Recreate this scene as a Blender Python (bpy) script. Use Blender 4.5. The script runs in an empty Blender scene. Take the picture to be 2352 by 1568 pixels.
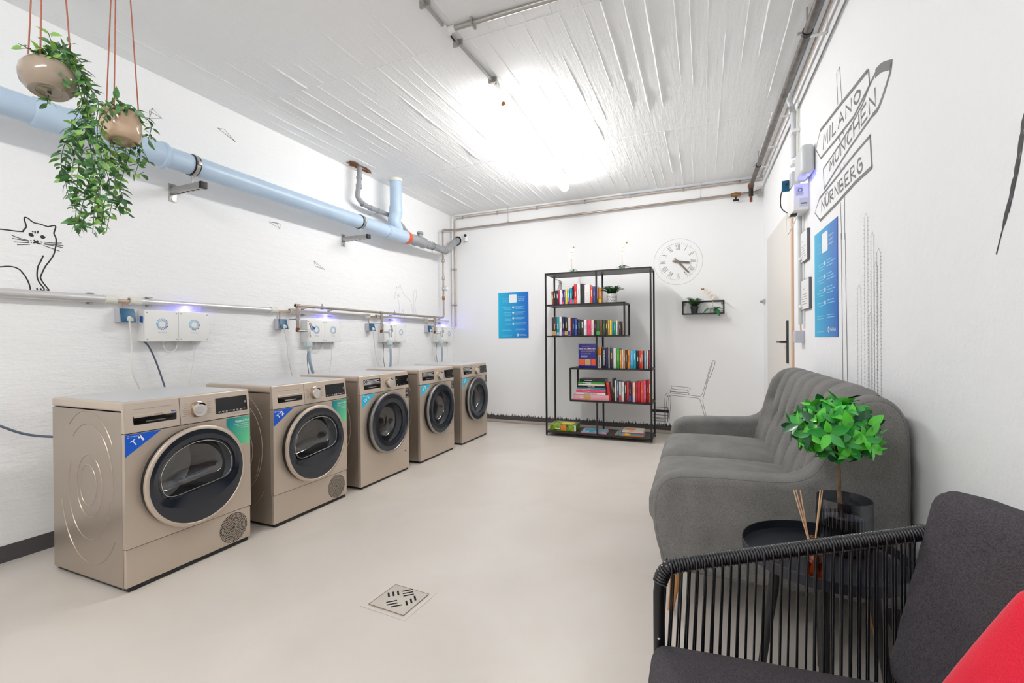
import bpy, bmesh, math, random
from mathutils import Vector, Matrix
R = math.radians
rnd = random.Random(7)
scene = bpy.context.scene
col = scene.collection
# ---------------------------------------------------------------- camera
F_PX, CX, CY, CAM_H = 1045.0, 1176.0, 784.0, 1.11
def _n(v): v = Vector(v); v.normalize(); return v
Yc = _n((440, 8, -F_PX))
Xc = _n((2476, 16, F_PX)); Xc = _n(Xc - Yc * Xc.dot(Yc))
Zc = Xc.cross(Yc)
# rows: camera axes written in world coordinates
cam_right = Vector((Xc[0], Yc[0], Zc[0])); cam_up = Vector((Xc[1], Yc[1], Zc[1])); cam_back = Vector((Xc[2], Yc[2], Zc[2]))
CAM = Vector((0, 0, CAM_H))
cd = bpy.data.cameras.new('camera'); cd.sensor_width = 36.0; cd.lens = 36.0 * F_PX / 2352.0
cd.clip_start = 0.02; cd.clip_end = 50
cam = bpy.data.objects.new('camera', cd); col.objects.link(cam)
cam.matrix_world = Matrix(((cam_right.x, cam_up.x, cam_back.x, CAM.x), (cam_right.y, cam_up.y, cam_back.y, CAM.y),
                           (cam_right.z, cam_up.z, cam_back.z, CAM.z), (0, 0, 0, 1)))
scene.camera = cam
# ---------------------------------------------------------------- world, exposure
w = bpy.data.worlds.new('world'); scene.world = w; w.use_nodes = True
w.node_tree.nodes['Background'].inputs[0].default_value = (0.9, 0.93, 1, 1)
w.node_tree.nodes['Background'].inputs[1].default_value = 0.05
vs = scene.view_settings
vs.view_transform = 'Standard'; vs.look = 'None'; vs.gamma = 1; vs.use_curve_mapping = False
vs.exposure = 0.34
scene.cycles.max_bounces = 12; scene.cycles.diffuse_bounces = 7; scene.cycles.transparent_max_bounces = 24
scene.cycles.sample_clamp_indirect = 6
LAMP_POWER = 45.0       # emission strength of the tube lamps' diffusers
# ---------------------------------------------------------------- room planes
XL, YF, ZC, YB = -3.28, 5.60, 2.86, -2.2
TH = R(0.9)                                   # the right wall runs a touch out of square
RW_P = Vector((0.60, YF, 0)); RW_D = Vector((math.sin(TH), -math.cos(TH), 0)); RW_N = Vector((-math.cos(TH), -math.sin(TH), 0))
def ray(px, py):
    return cam_right * (px - CX) + cam_up * (-(py - CY)) + cam_back * (-F_PX)
def hit(px, py, p, n):
    d = ray(px, py); t = (Vector(p) - CAM).dot(n) / d.dot(n); return CAM + d * t
def PX(px, py, x): return hit(px, py, (x, 0, 0), Vector((1, 0, 0)))
def PY(px, py, y): return hit(px, py, (0, y, 0), Vector((0, 1, 0)))
def PZ(px, py, z): return hit(px, py, (0, 0, z), Vector((0, 0, 1)))
def LW(px, py, off=0.0): return PX(px, py, XL + off)
def FW(px, py, off=0.0): return PY(px, py, YF - off)
def RW(px, py, off=0.0): return hit(px, py, RW_P + RW_N * off, RW_N)
# ---------------------------------------------------------------- materials
def C(r, g, b):
    f = lambda c: ((c / 255.0 + 0.055) / 1.055) ** 2.4 if c > 10 else c / 255.0 / 12.92
    return (f(r), f(g), f(b), 1)
MATS = {}
def mat(name, color=(0.8, 0.8, 0.8, 1), rough=0.5, metal=0.0, bump=None, mottle=None, emit=None, trans=0.0, alpha=None, spec=None, coat=0.0, sheen=0.0):
    if name in MATS: return MATS[name]
    m = bpy.data.materials.new(name); m.use_nodes = True; nt = m.node_tree; b = nt.nodes['Principled BSDF']
    b.inputs['Base Color'].default_value = color; b.inputs['Roughness'].default_value = rough; b.inputs['Metallic'].default_value = metal
    if spec is not None: b.inputs['Specular IOR Level'].default_value = spec
    if trans: b.inputs['Transmission Weight'].default_value = trans
    if coat: b.inputs['Coat Weight'].default_value = coat; b.inputs['Coat Roughness'].default_value = 0.1
    if sheen: b.inputs['Sheen Weight'].default_value = sheen
    if alpha is not None: b.inputs['Alpha'].default_value = alpha
    if emit: b.inputs['Emission Color'].default_value = emit[0]; b.inputs['Emission Strength'].default_value = emit[1]
    tc = None
    if bump or mottle:
        tc = nt.nodes.new('ShaderNodeTexCoord')
    if mottle:                    # (scale, second colour, amount)
        nz = nt.nodes.new('ShaderNodeTexNoise'); nz.inputs['Scale'].default_value = mottle[0]; nz.inputs['Detail'].default_value = 6
        mp = nt.nodes.new('ShaderNodeMapping'); mp.inputs['Scale'].default_value = mottle[3] if len(mottle) > 3 else (1, 1, 1)
        nt.links.new(tc.outputs['Object'], mp.inputs[0]); nt.links.new(mp.outputs[0], nz.inputs['Vector'])
        rp = nt.nodes.new('ShaderNodeValToRGB'); rp.color_ramp.elements[0].position = 0.35; rp.color_ramp.elements[1].position = 0.65
        a = mottle[2]; c2 = mottle[1]
        rp.color_ramp.elements[0].color = color
        rp.color_ramp.elements[1].color = tuple(color[i] * (1 - a) + c2[i] * a for i in range(3)) + (1,)
        nt.links.new(nz.outputs[0], rp.inputs[0]); nt.links.new(rp.outputs[0], b.inputs['Base Color'])
    if bump:                      # (scale, strength, distance, stretch)
        nz = nt.nodes.new('ShaderNodeTexNoise'); nz.inputs['Scale'].default_value = bump[0]; nz.inputs['Detail'].default_value = 8; nz.inputs['Roughness'].default_value = 0.6
        mp = nt.nodes.new('ShaderNodeMapping'); mp.inputs['Scale'].default_value = bump[3] if len(bump) > 3 else (1, 1, 1)
        nt.links.new(tc.outputs['Object'], mp.inputs[0]); nt.links.new(mp.outputs[0], nz.inputs['Vector'])
        bp = nt.nodes.new('ShaderNodeBump'); bp.inputs['Strength'].default_value = bump[1]; bp.inputs['Distance'].default_value = bump[2]
        nt.links.new(nz.outputs[0], bp.inputs['Height']); nt.links.new(bp.outputs[0], b.inputs['Normal'])
    MATS[name] = m
    return m
def gradmat(name, c1, c2, axis, lo, hi, rough=0.4):
    m = bpy.data.materials.new(name); m.use_nodes = True; nt = m.node_tree; b = nt.nodes['Principled BSDF']
    tc = nt.nodes.new('ShaderNodeTexCoord'); dt = nt.nodes.new('ShaderNodeVectorMath'); dt.operation = 'DOT_PRODUCT'; dt.inputs[1].default_value = axis
    mr = nt.nodes.new('ShaderNodeMapRange'); mr.inputs[1].default_value = lo; mr.inputs[2].default_value = hi
    rp = nt.nodes.new('ShaderNodeValToRGB'); rp.color_ramp.elements[0].color = c1; rp.color_ramp.elements[1].color = c2
    nt.links.new(tc.outputs['Object'], dt.inputs[0]); nt.links.new(dt.outputs['Value'], mr.inputs[0]); nt.links.new(mr.outputs[0], rp.inputs[0]); nt.links.new(rp.outputs[0], b.inputs['Base Color'])
    b.inputs['Roughness'].default_value = rough
    return m
def clearglass(name, tint, refl=0.12, opac=0.1, rough=0.02):
    # thin clear pane: see-through with fresnel reflection and a light tint
    m = bpy.data.materials.new(name); m.use_nodes = True; nt = m.node_tree; nt.nodes.clear()
    out = nt.nodes.new('ShaderNodeOutputMaterial'); tr = nt.nodes.new('ShaderNodeBsdfTransparent'); tr.inputs[0].default_value = tint
    gl = nt.nodes.new('ShaderNodeBsdfGlossy'); gl.inputs['Roughness'].default_value = rough; gl.inputs[0].default_value = (1, 1, 1, 1)
    lw = nt.nodes.new('ShaderNodeLayerWeight'); lw.inputs[0].default_value = 0.35
    ml = nt.nodes.new('ShaderNodeMath'); ml.operation = 'MULTIPLY_ADD'; ml.inputs[1].default_value = 0.28; ml.inputs[2].default_value = refl * 0.22
    mx = nt.nodes.new('ShaderNodeMixShader')
    nt.links.new(lw.outputs['Fresnel'], ml.inputs[0]); nt.links.new(ml.outputs[0], mx.inputs[0]); nt.links.new(tr.outputs[0], mx.inputs[1]); nt.links.new(gl.outputs[0], mx.inputs[2]); nt.links.new(mx.outputs[0], out.inputs[0])
    return m
# ---------------------------------------------------------------- mesh building
def frame(o, ex, ey):
    ex = Vector(ex).normalized(); ey = Vector(ey); ey = (ey - ex * ey.dot(ex)).normalized(); ez = ex.cross(ey)
    o = Vector(o)
    return Matrix(((ex.x, ey.x, ez.x, o.x), (ex.y, ey.y, ez.y, o.y), (ex.z, ey.z, ez.z, o.z), (0, 0, 0, 1)))
def catmull(pts, n=6, closed=False):
    pts = [Vector(p) for p in pts]; out = []; N = len(pts)
    rng = range(N) if closed else range(N - 1)
    for i in rng:
        if closed: a, b, c, d = pts[(i - 1) % N], pts[i], pts[(i + 1) % N], pts[(i + 2) % N]
        else: a, b, c, d = pts[max(i - 1, 0)], pts[i], pts[i + 1], pts[min(i + 2, N - 1)]
        for k in range(n):
            t = k / n
            out.append(0.5 * ((2 * b) + (c - a) * t + (2 * a - 5 * b + 4 * c - d) * t * t + (3 * b - a - 3 * c + d) * t ** 3))
    if not closed: out.append(pts[-1])
    return out
_FT = {}
def font_mesh(s, bold=0.0):
    k = (s, bold)
    if k in _FT: return _FT[k]
    cu = bpy.data.curves.new('t', 'FONT'); cu.body = s; cu.size = 1.0; cu.offset = bold; cu.resolution_u = 2
    o = bpy.data.objects.new('t', cu); col.objects.link(o)
    dg = bpy.context.evaluated_depsgraph_get(); dg.update()
    me = bpy.data.meshes.new_from_object(o.evaluated_get(dg))
    v = [p.co.copy() for p in me.vertices]; f = [tuple(p.vertices) for p in me.polygons]
    bpy.data.objects.remove(o); bpy.data.curves.remove(cu); bpy.data.meshes.remove(me)
    x0 = min([p.x for p in v] or [0]); x1 = max([p.x for p in v] or [1])
    _FT[k] = (v, f, x0, x1); return _FT[k]
class MB:
    def __init__(s, *mats):
        s.v = []; s.f = []; s.m = []; s.sm = []; s.mats = list(mats); s.mi = 0; s.T = Matrix.Identity(4); s.smooth = False
    def use(s, i): s.mi = i; return s
    def add(s, vs_, fs_, smooth=None):
        o = len(s.v); s.v += [s.T @ Vector(p) for p in vs_]
        for f in fs_: s.f.append(tuple(i + o for i in f)); s.m.append(s.mi); s.sm.append(s.smooth if smooth is None else smooth)
    def box(s, lo, hi, bev=0.0):
        lo = [min(a, b) for a, b in zip(lo, hi)] if False else list(lo); hi = list(hi)
        for i in range(3):
            if lo[i] > hi[i]: lo[i], hi[i] = hi[i], lo[i]
        if bev <= 0:
            vs_ = [(x, y, z) for x in (lo[0], hi[0]) for y in (lo[1], hi[1]) for z in (lo[2], hi[2])]
            s.add(vs_, [(0, 1, 3, 2), (4, 6, 7, 5), (0, 4, 5, 1), (2, 3, 7, 6), (0, 2, 6, 4), (1, 5, 7, 3)], False); return
        bm = bmesh.new(); bmesh.ops.create_cube(bm, size=1.0)
        for v in bm.verts: v.co = Vector([(lo[i] + hi[i]) / 2 + v.co[i] * (hi[i] - lo[i]) for i in range(3)])
        b = min(bev, 0.49 * min(hi[i] - lo[i] for i in range(3)))
        bmesh.ops.bevel(bm, geom=bm.edges[:], offset=b, segments=3, profile=0.5, affect='EDGES')
        bm.verts.index_update(); s.add([v.co.copy() for v in bm.verts], [tuple(v.index for v in f.verts) for f in bm.faces], True); bm.free()
    def obox(s, c, size, ax, ay, bev=0.0):
        T0 = s.T; s.T = T0 @ frame(c, ax, ay); h = [q / 2 for q in size]; s.box([-q for q in h], h, bev); s.T = T0
    def tube(s, pts, r, seg=10, caps=True, closed=False, smooth=True):
        pts = [Vector(p) for p in pts]; n = len(pts)
        rr = r if isinstance(r, (list, tuple)) else [r] * n
        ts = []
        for i in range(n):
            if closed: t = pts[(i + 1) % n] - pts[(i - 1) % n]
            else: t = pts[min(i + 1, n - 1)] - pts[max(i - 1, 0)]
            if t.length < 1e-9: t = Vector((0, 0, 1))
            ts.append(t.normalized())
        up = Vector((0, 0, 1)) if abs(ts[0].z) < 0.9 else Vector((1, 0, 0))
        nrm = (up - ts[0] * up.dot(ts[0])).normalized(); vs_ = []; fs_ = []
        for i in range(n):
            nrm = nrm - ts[i] * nrm.dot(ts[i])
            if nrm.length < 1e-6: nrm = ts[i].orthogonal()
            nrm.normalize(); bn = ts[i].cross(nrm)
            for k in range(seg):
                a = 2 * math.pi * k / seg; vs_.append(pts[i] + (nrm * math.cos(a) + bn * math.sin(a)) * rr[i])
        for i in range(n if closed else n - 1):
            for k in range(seg):
                k2 = (k + 1) % seg; j = (i + 1) % n
                fs_.append((i * seg + k, i * seg + k2, j * seg + k2, j * seg + k))
        s.add(vs_, fs_, smooth)
        if caps and not closed:
            o = len(s.v) - len(vs_)
            s.f.append(tuple(o + k for k in reversed(range(seg)))); s.m.append(s.mi); s.sm.append(False)
            s.f.append(tuple(o + (n - 1) * seg + k for k in range(seg))); s.m.append(s.mi); s.sm.append(False)
    def cyl(s, a, b, r, seg=20, r2=None): s.tube([a, b], [r, r if r2 is None else r2], seg)
    def lathe(s, prof, o=(0, 0, 0), axis=(0, 0, 1), seg=32, smooth=True):
        ax = Vector(axis).normalized(); T0 = s.T; s.T = T0 @ frame(o, ax.orthogonal(), ax.cross(ax.orthogonal())); vs_ = []; fs_ = []
        for (r, h) in prof:
            for k in range(seg):
                a = 2 * math.pi * k / seg; vs_.append((r * math.cos(a), r * math.sin(a), h))
        for i in range(len(prof) - 1):
            for k in range(seg):
                k2 = (k + 1) % seg; fs_.append((i * seg + k, i * seg + k2, (i + 1) * seg + k2, (i + 1) * seg + k))
        s.add(vs_, fs_, smooth)
        s.T = T0
    def poly(s, pts, depth=0.0):
        """flat polygon in local XY, extruded along +Z by depth"""
        n = len(pts)
        if depth == 0: s.add([(p[0], p[1], 0) for p in pts], [tuple(range(n))], False); return
        vs_ = [(p[0], p[1], 0) for p in pts] + [(p[0], p[1], depth) for p in pts]
        s.add(vs_, [tuple(reversed(range(n))), tuple(range(n, 2 * n))] + [(i, (i + 1) % n, n + (i + 1) % n, n + i) for i in range(n)], False)
    def text(s, st, o, ex, ey, size, align='c', bold=0.0, width=None):
        v, f, x0, x1 = font_mesh(st, bold)
        sx = size if width is None else width / max(x1 - x0, 1e-6)
        dx = {'c': -(x0 + x1) / 2, 'l': -x0, 'r': -x1}[align]
        T0 = s.T; s.T = T0 @ frame(o, ex, ey); s.add([((p.x + dx) * sx, p.y * size, 0) for p in v], f, False); s.T = T0
    def ribbon(s, pts, wd, n, thick=0.0006):
        """painted stroke along world points lying on a plane with normal n"""
        pts = [Vector(p) for p in pts]; n = Vector(n); N = len(pts); ws = wd if isinstance(wd, (list, tuple)) else [wd] * N
        vs_ = []
        for i in range(N):
            t = (pts[min(i + 1, N - 1)] - pts[max(i - 1, 0)])
            if t.length < 1e-9: t = n.orthogonal()
            t.normalize(); b = n.cross(t) * ws[i] / 2
            e = t * ws[i] * 0.3 * (-1 if i == 0 else (1 if i == N - 1 else 0))
            vs_ += [pts[i] - b + n * thick + e, pts[i] + b + n * thick + e]
        s.add(vs_, [(2 * i, 2 * i + 1, 2 * i + 3, 2 * i + 2) for i in range(N - 1)], False)
    def build(s, name, parent=None, local=True, loc=None, **kw):
        me = bpy.data.meshes.new(name)
        off = Vector((0, 0, 0))
        if parent is not None and not local: off = parent.location
        if loc is not None: off = Vector(loc)
        me.from_pydata([tuple(p - off) for p in s.v], [], s.f)
        for m in s.mats: me.materials.append(m)
        me.polygons.foreach_set('material_index', s.m); me.polygons.foreach_set('use_smooth', s.sm); me.update()
        if any(s.sm): me.set_sharp_from_angle(angle=R(52))
        o = bpy.data.objects.new(name, me); col.objects.link(o)
        if parent is not None: o.parent = parent
        if loc is not None: o.location = loc
        return o
def tag(o, label=None, cat=None, group=None, kind=None):
    if label: o['label'] = label
    if cat: o['category'] = cat
    if group: o['group'] = group
    if kind: o['kind'] = kind
    return o
def thing(name, label, cat, loc=(0, 0, 0), group=None):
    o = bpy.data.objects.new(name, None); o.empty_display_size = 0.05; col.objects.link(o); o.location = loc
    return tag(o, label, cat, group)
def W(mb, name, parent, label=None):
    """link mb (verts in world space) as a part of parent"""
    o = mb.build(name, parent, local=False)
    if label: o['label'] = label
    return o
def single(mb, name, label, cat, loc, group=None):
    """a thing that is one mesh (verts in world space), its origin at loc"""
    return tag(mb.build(name, None, loc=loc), label, cat, group)
def smooth_by_angle(o, ang=40):
    o.data.set_sharp_from_angle(angle=R(ang)) if hasattr(o.data, 'set_sharp_from_angle') else None
def cushion_mb(mb, T, size, r, puff=0.0, n=14, puff2=0.0, seam=0.0):
    """soft box centred at T's origin"""
    hx, hy, hz = [q / 2 for q in size]; T0 = mb.T; mb.T = T0 @ T; bm = bmesh.new(); bmesh.ops.create_cube(bm, size=2.0)
    bmesh.ops.subdivide_edges(bm, edges=bm.edges[:], cuts=n, use_grid_fill=True)
    for v in bm.verts:
        p = v.co.copy(); q = Vector([math.copysign(abs(c) ** 0.8, c) for c in p])
        s_ = Vector((q.x * hx, q.y * hy, q.z * hz)); i = Vector((max(-hx + r, min(hx - r, s_.x)), max(-hy + r, min(hy - r, s_.y)), max(-hz + min(r, hz * .95), min(hz - min(r, hz * .95), s_.z))))
        d = s_ - i
        if d.length > 1e-9: s_ = i + d.normalized() * min(r, d.length * 1.0 if d.length < r else r)
        px, py = s_.x / hx, s_.y / hy
        k = max(0, 1 - px ** 2) * max(0, 1 - py ** 2)
        s_.z += puff * (k ** 0.5) * (1 if p.z > 0.3 else (-puff2 / max(puff, 1e-6) if p.z < -0.3 else 0)) * min(1, abs(p.z))
        if seam and abs(p.z) < 0.08: s_.x *= 1 - seam; s_.y *= 1 - seam
        v.co = s_
    bm.verts.index_update(); mb.add([v.co.copy() for v in bm.verts], [tuple(v.index for v in f.verts) for f in bm.faces], True); bm.free(); mb.T = T0
def leaf(mb, base, d, n, L, wd, curl=0.25, segs=4):
    d = Vector(d).normalized(); n = Vector(n); n = (n - d * n.dot(d)); n = n.normalized() if n.length > 1e-6 else d.orthogonal().normalized(); sd = d.cross(n)
    vs_ = []; fs_ = []
    for i in range(segs + 1):
        t = i / segs; wdt = wd * 0.5 * (math.sin(math.pi * min(1, t ** 0.8)) ** 0.8 if 0 < t < 1 else 0.03)
        c = Vector(base) + d * (L * t) - n * (curl * L * t * t)
        vs_ += [c - sd * wdt + n * wdt * 0.25, c, c + sd * wdt + n * wdt * 0.25]
    for i in range(segs):
        a = i * 3; fs_ += [(a, a + 1, a + 4, a + 3), (a + 1, a + 2, a + 5, a + 4)]
    mb.add(vs_, fs_, True)
def rvec(s=1.0): return Vector((rnd.uniform(-s, s), rnd.uniform(-s, s), rnd.uniform(-s, s)))
# ================================================================ SETTING
def wallmat(name, color, stretch, strength, fine=0.25, scale=6.0):
    m = bpy.data.materials.new(name); m.use_nodes = True; nt = m.node_tree; b = nt.nodes['Principled BSDF']
    b.inputs['Base Color'].default_value = color; b.inputs['Roughness'].default_value = 0.7; b.inputs['Specular IOR Level'].default_value = 0.3
    tc = nt.nodes.new('ShaderNodeTexCoord')
    def nz(sc, st, det):
        mp = nt.nodes.new('ShaderNodeMapping'); mp.inputs['Scale'].default_value = st; x = nt.nodes.new('ShaderNodeTexNoise'); x.inputs['Scale'].default_value = sc; x.inputs['Detail'].default_value = det; x.inputs['Roughness'].default_value = 0.65
        nt.links.new(tc.outputs['Object'], mp.inputs[0]); nt.links.new(mp.outputs[0], x.inputs['Vector']); return x
    a = nz(scale, stretch, 8); c = nz(60, (1, 1, 1), 5)
    ma = nt.nodes.new('ShaderNodeMath'); ma.operation = 'MULTIPLY_ADD'; ma.inputs[1].default_value = fine
    nt.links.new(c.outputs[0], ma.inputs[0]); nt.links.new(a.outputs[0], ma.inputs[2])
    bp = nt.nodes.new('ShaderNodeBump'); bp.inputs['Strength'].default_value = strength; bp.inputs['Distance'].default_value = 0.03
    nt.links.new(ma.outputs[0], bp.inputs['Height']); nt.links.new(bp.outputs[0], b.inputs['Normal'])
    return m
WHITE = C(238, 239, 240)
m_wl = wallmat('rough_painted_wall', C(244, 245, 246), (1, 0.7, 3.0), 0.55, 0.10, 3.2)
m_wf = wallmat('smooth_painted_wall', C(244, 245, 246), (1, 1, 1), 0.06, 0.2)
m_wr = wallmat('plastered_wall', C(243, 244, 246), (1, 1, 1), 0.25, 0.3, 9.0)
m_ce = wallmat('board_formed_ceiling', C(242, 243, 243), (4.5, 0.5, 1), 0.32, 0.25, 6.0)
# floor: sealed beige screed
m_fl = bpy.data.materials.new('sealed_screed'); m_fl.use_nodes = True
nt = m_fl.node_tree; b = nt.nodes['Principled BSDF']; tc = nt.nodes.new('ShaderNodeTexCoord')
n1 = nt.nodes.new('ShaderNodeTexNoise'); n1.inputs['Scale'].default_value = 1.6; n1.inputs['Detail'].default_value = 7; n1.inputs['Distortion'].default_value = 0.6
rp = nt.nodes.new('ShaderNodeValToRGB'); rp.color_ramp.elements[0].position = 0.3; rp.color_ramp.elements[1].position = 0.7
rp.color_ramp.elements[0].color = C(208, 200, 191); rp.color_ramp.elements[1].color = C(219, 212, 205)
nt.links.new(tc.outputs['Object'], n1.inputs['Vector']); nt.links.new(n1.outputs[0], rp.inputs[0]); nt.links.new(rp.outputs[0], b.inputs['Base Color'])
n2 = nt.nodes.new('ShaderNodeTexNoise'); n2.inputs['Scale'].default_value = 4; n2.inputs['Detail'].default_value = 6
mr = nt.nodes.new('ShaderNodeMapRange'); mr.inputs[3].default_value = 0.28; mr.inputs[4].default_value = 0.42
nt.links.new(tc.outputs['Object'], n2.inputs['Vector']); nt.links.new(n2.outputs[0], mr.inputs[0]); nt.links.new(mr.outputs[0], b.inputs['Roughness'])
bp = nt.nodes.new('ShaderNodeBump'); bp.inputs['Strength'].default_value = 0.08; bp.inputs['Distance'].default_value = 0.01
nt.links.new(n2.outputs[0], bp.inputs['Height']); nt.links.new(bp.outputs[0], b.inputs['Normal'])
def struct(mb, name): return tag(mb.build(name), kind='structure')
XR0, XR1 = 0.60 - 0.05, 1.0
rb = RW_P + RW_D * (YF - YB + 0.1)
m = MB(m_fl); m.box((XL - 0.15, YB - 0.15, -0.15), (1.2, YF + 0.15, 0)); struct(m, 'floor')
m = MB(m_wl); m.box((XL - 0.15, YB - 0.15, 0), (XL, YF + 0.15, ZC)); struct(m, 'wall_left')
m = MB(m_wf); m.box((XL, YF, 0), (1.2, YF + 0.15, ZC)); struct(m, 'wall_far')
m = MB(m_wf); m.box((XL, YB - 0.15, 0), (1.2, YB, ZC)); struct(m, 'wall_near')
m = MB(m_wr); m.T = frame(RW_P, RW_D, (0, 0, 1)); m.box((0, 0, -0.15), (YF - YB + 0.1, ZC, 0)) if False else None
m.T = Matrix.Identity(4); a = RW_P; c = rb
m.add([(a.x, a.y, 0), (c.x, c.y, 0), (c.x + .15, c.y, 0), (a.x + .15, a.y, 0), (a.x, a.y, ZC), (c.x, c.y, ZC), (c.x + .15, c.y, ZC), (a.x + .15, a.y, ZC)],
      [(0, 1, 5, 4), (1, 2, 6, 5), (2, 3, 7, 6), (3, 0, 4, 7), (0, 3, 2, 1), (4, 5, 6, 7)], False); struct(m, 'wall_right')
# ceiling: slab, fins of concrete squeezed out between the shuttering boards, seams across
m = MB(m_ce); m.box((XL - 0.15, YB - 0.15, ZC), (1.2, YF + 0.15, ZC + 0.15))
seams = [-0.6, 0.9, 2.36, 4.05]
bounds = [YB] + seams + [YF]
for bi in range(len(bounds) - 1):
    y0, y1 = bounds[bi], bounds[bi + 1]
    x = XL + 0.09 + rnd.random() * 0.05
    while x < 0.55:
        kind_ = rnd.random(); hh = 0.0022 if kind_ < 0.5 else (0.004 if kind_ < 0.85 else 0.007)
        n = max(6, int((y1 - y0) / 0.04)); vs_ = []; fs_ = []
        ph = rnd.random() * 9; drift = rnd.uniform(-0.006, 0.006)
        for i in range(n + 1):
            t = i / n; y = y0 + (y1 - y0) * t
            k = max(0.0, 0.35 + 0.65 * math.sin(ph + y * 2.3 + math.sin(y * 5.1 + ph) * 1.4)) * (0.6 + 0.8 * rnd.random())
            h = hh * k + 0.0003; wd = 0.002 + 0.9 * h; xx = x + drift * t + rnd.uniform(-0.0012, 0.0012)
            vs_ += [(xx - wd, y, ZC), (xx, y, ZC - h), (xx + wd, y, ZC)]
        for i in range(n): a_ = i * 3; fs_ += [(a_, a_ + 1, a_ + 4, a_ + 3), (a_ + 1, a_ + 2, a_ + 5, a_ + 4)]
        m.add(vs_, fs_, False)
        x += rnd.choice([0.08, 0.1, 0.12, 0.14]) + rnd.uniform(-0.01, 0.02)
for y in seams:
    vs_ = []; fs_ = []; n = 90
    for i in range(n + 1):
        xx = XL + (0.68 - XL) * i / n; h = 0.0022 * (0.4 + rnd.random()); yy = y + math.sin(xx * 2) * 0.006
        vs_ += [(xx, yy - 0.005, ZC), (xx, yy, ZC - h), (xx, yy + 0.005, ZC)]
    for i in range(n): a_ = i * 3; fs_ += [(a_, a_ + 1, a_ + 4, a_ + 3), (a_ + 1, a_ + 2, a_ + 5, a_ + 4)]
    m.add(vs_, fs_, False)
struct(m, 'ceiling')
# painted dark plinth strips, with painted grass blades on the far and right wall
m_pl = mat('plinth_paint', C(78, 74, 76), 0.7, bump=(14, 0.5, 0.01))
m_lip = mat('concrete_lip', C(178, 168, 158), 0.7, bump=(20, 0.4, 0.01))
m = MB(m_pl); m.box((XL, YB, 0), (XL + 0.004, YF, 0.085))
struct(m, 'baseboard_left')
m = MB(m_lip); m.box((XL, YF - 0.03, 0), (0.6, YF, 0.035), 0.006); struct(m, 'trim_1')
def grass_strip(mb, p0, d, n, length, z0, z1):
    T0 = mb.T; mb.T = frame(p0, d, (0, 0, 1)); sgn = 1 if mb.T.to_3x3().col[2].dot(Vector(n)) > 0 else -1
    pts = [(0, z0), (length, z0), (length, z1), (0, z1)]; mb.T = mb.T @ Matrix.Translation((0, 0, 0.001 * sgn)); mb.poly(pts)
    x = 0.0
    while x < length:
        wd = rnd.uniform(0.008, 0.02); h = rnd.choice([0.012, 0.02, 0.03, 0.045]) * rnd.uniform(0.6, 1.1); ln = rnd.uniform(-0.015, 0.015)
        mb.add([(x - wd / 2, z1 - 0.002, 0), (x + wd / 2, z1 - 0.002, 0), (x + ln, z1 + h, 0)], [(0, 1, 2)], False); x += rnd.uniform(0.005, 0.014)
    mb.T = T0
m = MB(m_pl); grass_strip(m, (XL, YF, 0), (1, 0, 0), (0, -1, 0), 0.6 - XL, 0.035, 0.085); struct(m, 'baseboard_far')
m = MB(m_pl); grass_strip(m, RW_P, RW_D, RW_N, 7.5, 0.0, 0.11); struct(m, 'baseboard_right')
# ================================================================ LAMPS
m_dif = mat('lamp_diffuser', C(250, 252, 255), 0.4, emit=((1.0, 0.985, 0.96, 1), LAMP_POWER))
m_lampbase = mat('lamp_base', C(225, 225, 222), 0.4)
m_steel = mat('galvanised_steel', C(178, 176, 172), 0.35, 0.8)
m_brass = mat('tarnished_brass', C(150, 110, 70), 0.4, 0.7)
m_copper = mat('dull_copper', C(196, 180, 168), 0.4, 0.5)
m_black = mat('black_rubber', C(22, 22, 24), 0.5)
m_white = mat('white_plastic', C(236, 236, 234), 0.35)
m_grayp = mat('light_grey_plastic', C(205, 208, 212), 0.4)
def lamp(x0, y0, x1, y1, label, m_dif=m_dif):
    t = thing('ceiling_lamp', label, 'lamp', ((x0 + x1) / 2, (y0 + y1) / 2, ZC))
    a = Vector((x0, y0, 0)); b_ = Vector((x1, y1, 0)); d = (b_ - a).normalized(); z = 2.742; r = 0.046
    m = MB(m_dif); prof = []
    pts = [a + Vector((0, 0, z)) + d * s_ for s_ in (0, 0.01, 0.035)] + [b_ + Vector((0, 0, z)) - d * s_ for s_ in (0.035, 0.01, 0)]
    m.tube(pts, [0.01, r * 0.75, r, r, r * 0.75, 0.01], 24); W(m, 'lamp_diffuser', t)
    m = MB(m_lampbase); m.obox((a + b_) / 2 + Vector((0, 0, 2.818)), ((b_ - a).length - 0.06, 0.07, 0.084), d, (-d.y, d.x, 0), 0.005); W(m, 'mounting_rail', t)
    m = MB(m_brass); m.cyl(a + Vector((0, 0, z + 0.02)) - d * 0.035, a + Vector((0, 0, z + 0.02)) + d * 0.02, 0.016); W(m, 'cable_gland', t)
    return t
pa, pb = PZ(1160, 250, 2.742), PZ(1299, 432, 2.742)
lamp(pa.x, pa.y, pb.x, pb.y, 'long white tube lamp glowing on the ceiling in front of the bookshelf')
m_dif2 = mat('rear_lamp_diffuser', C(250, 252, 255), 0.4, emit=((1.0, 0.985, 0.96, 1), LAMP_POWER * 0.85))
lamp(-1.30, -1.55, -1.32, 0.35, 'second white tube lamp on the ceiling behind the viewpoint', m_dif2)
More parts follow.
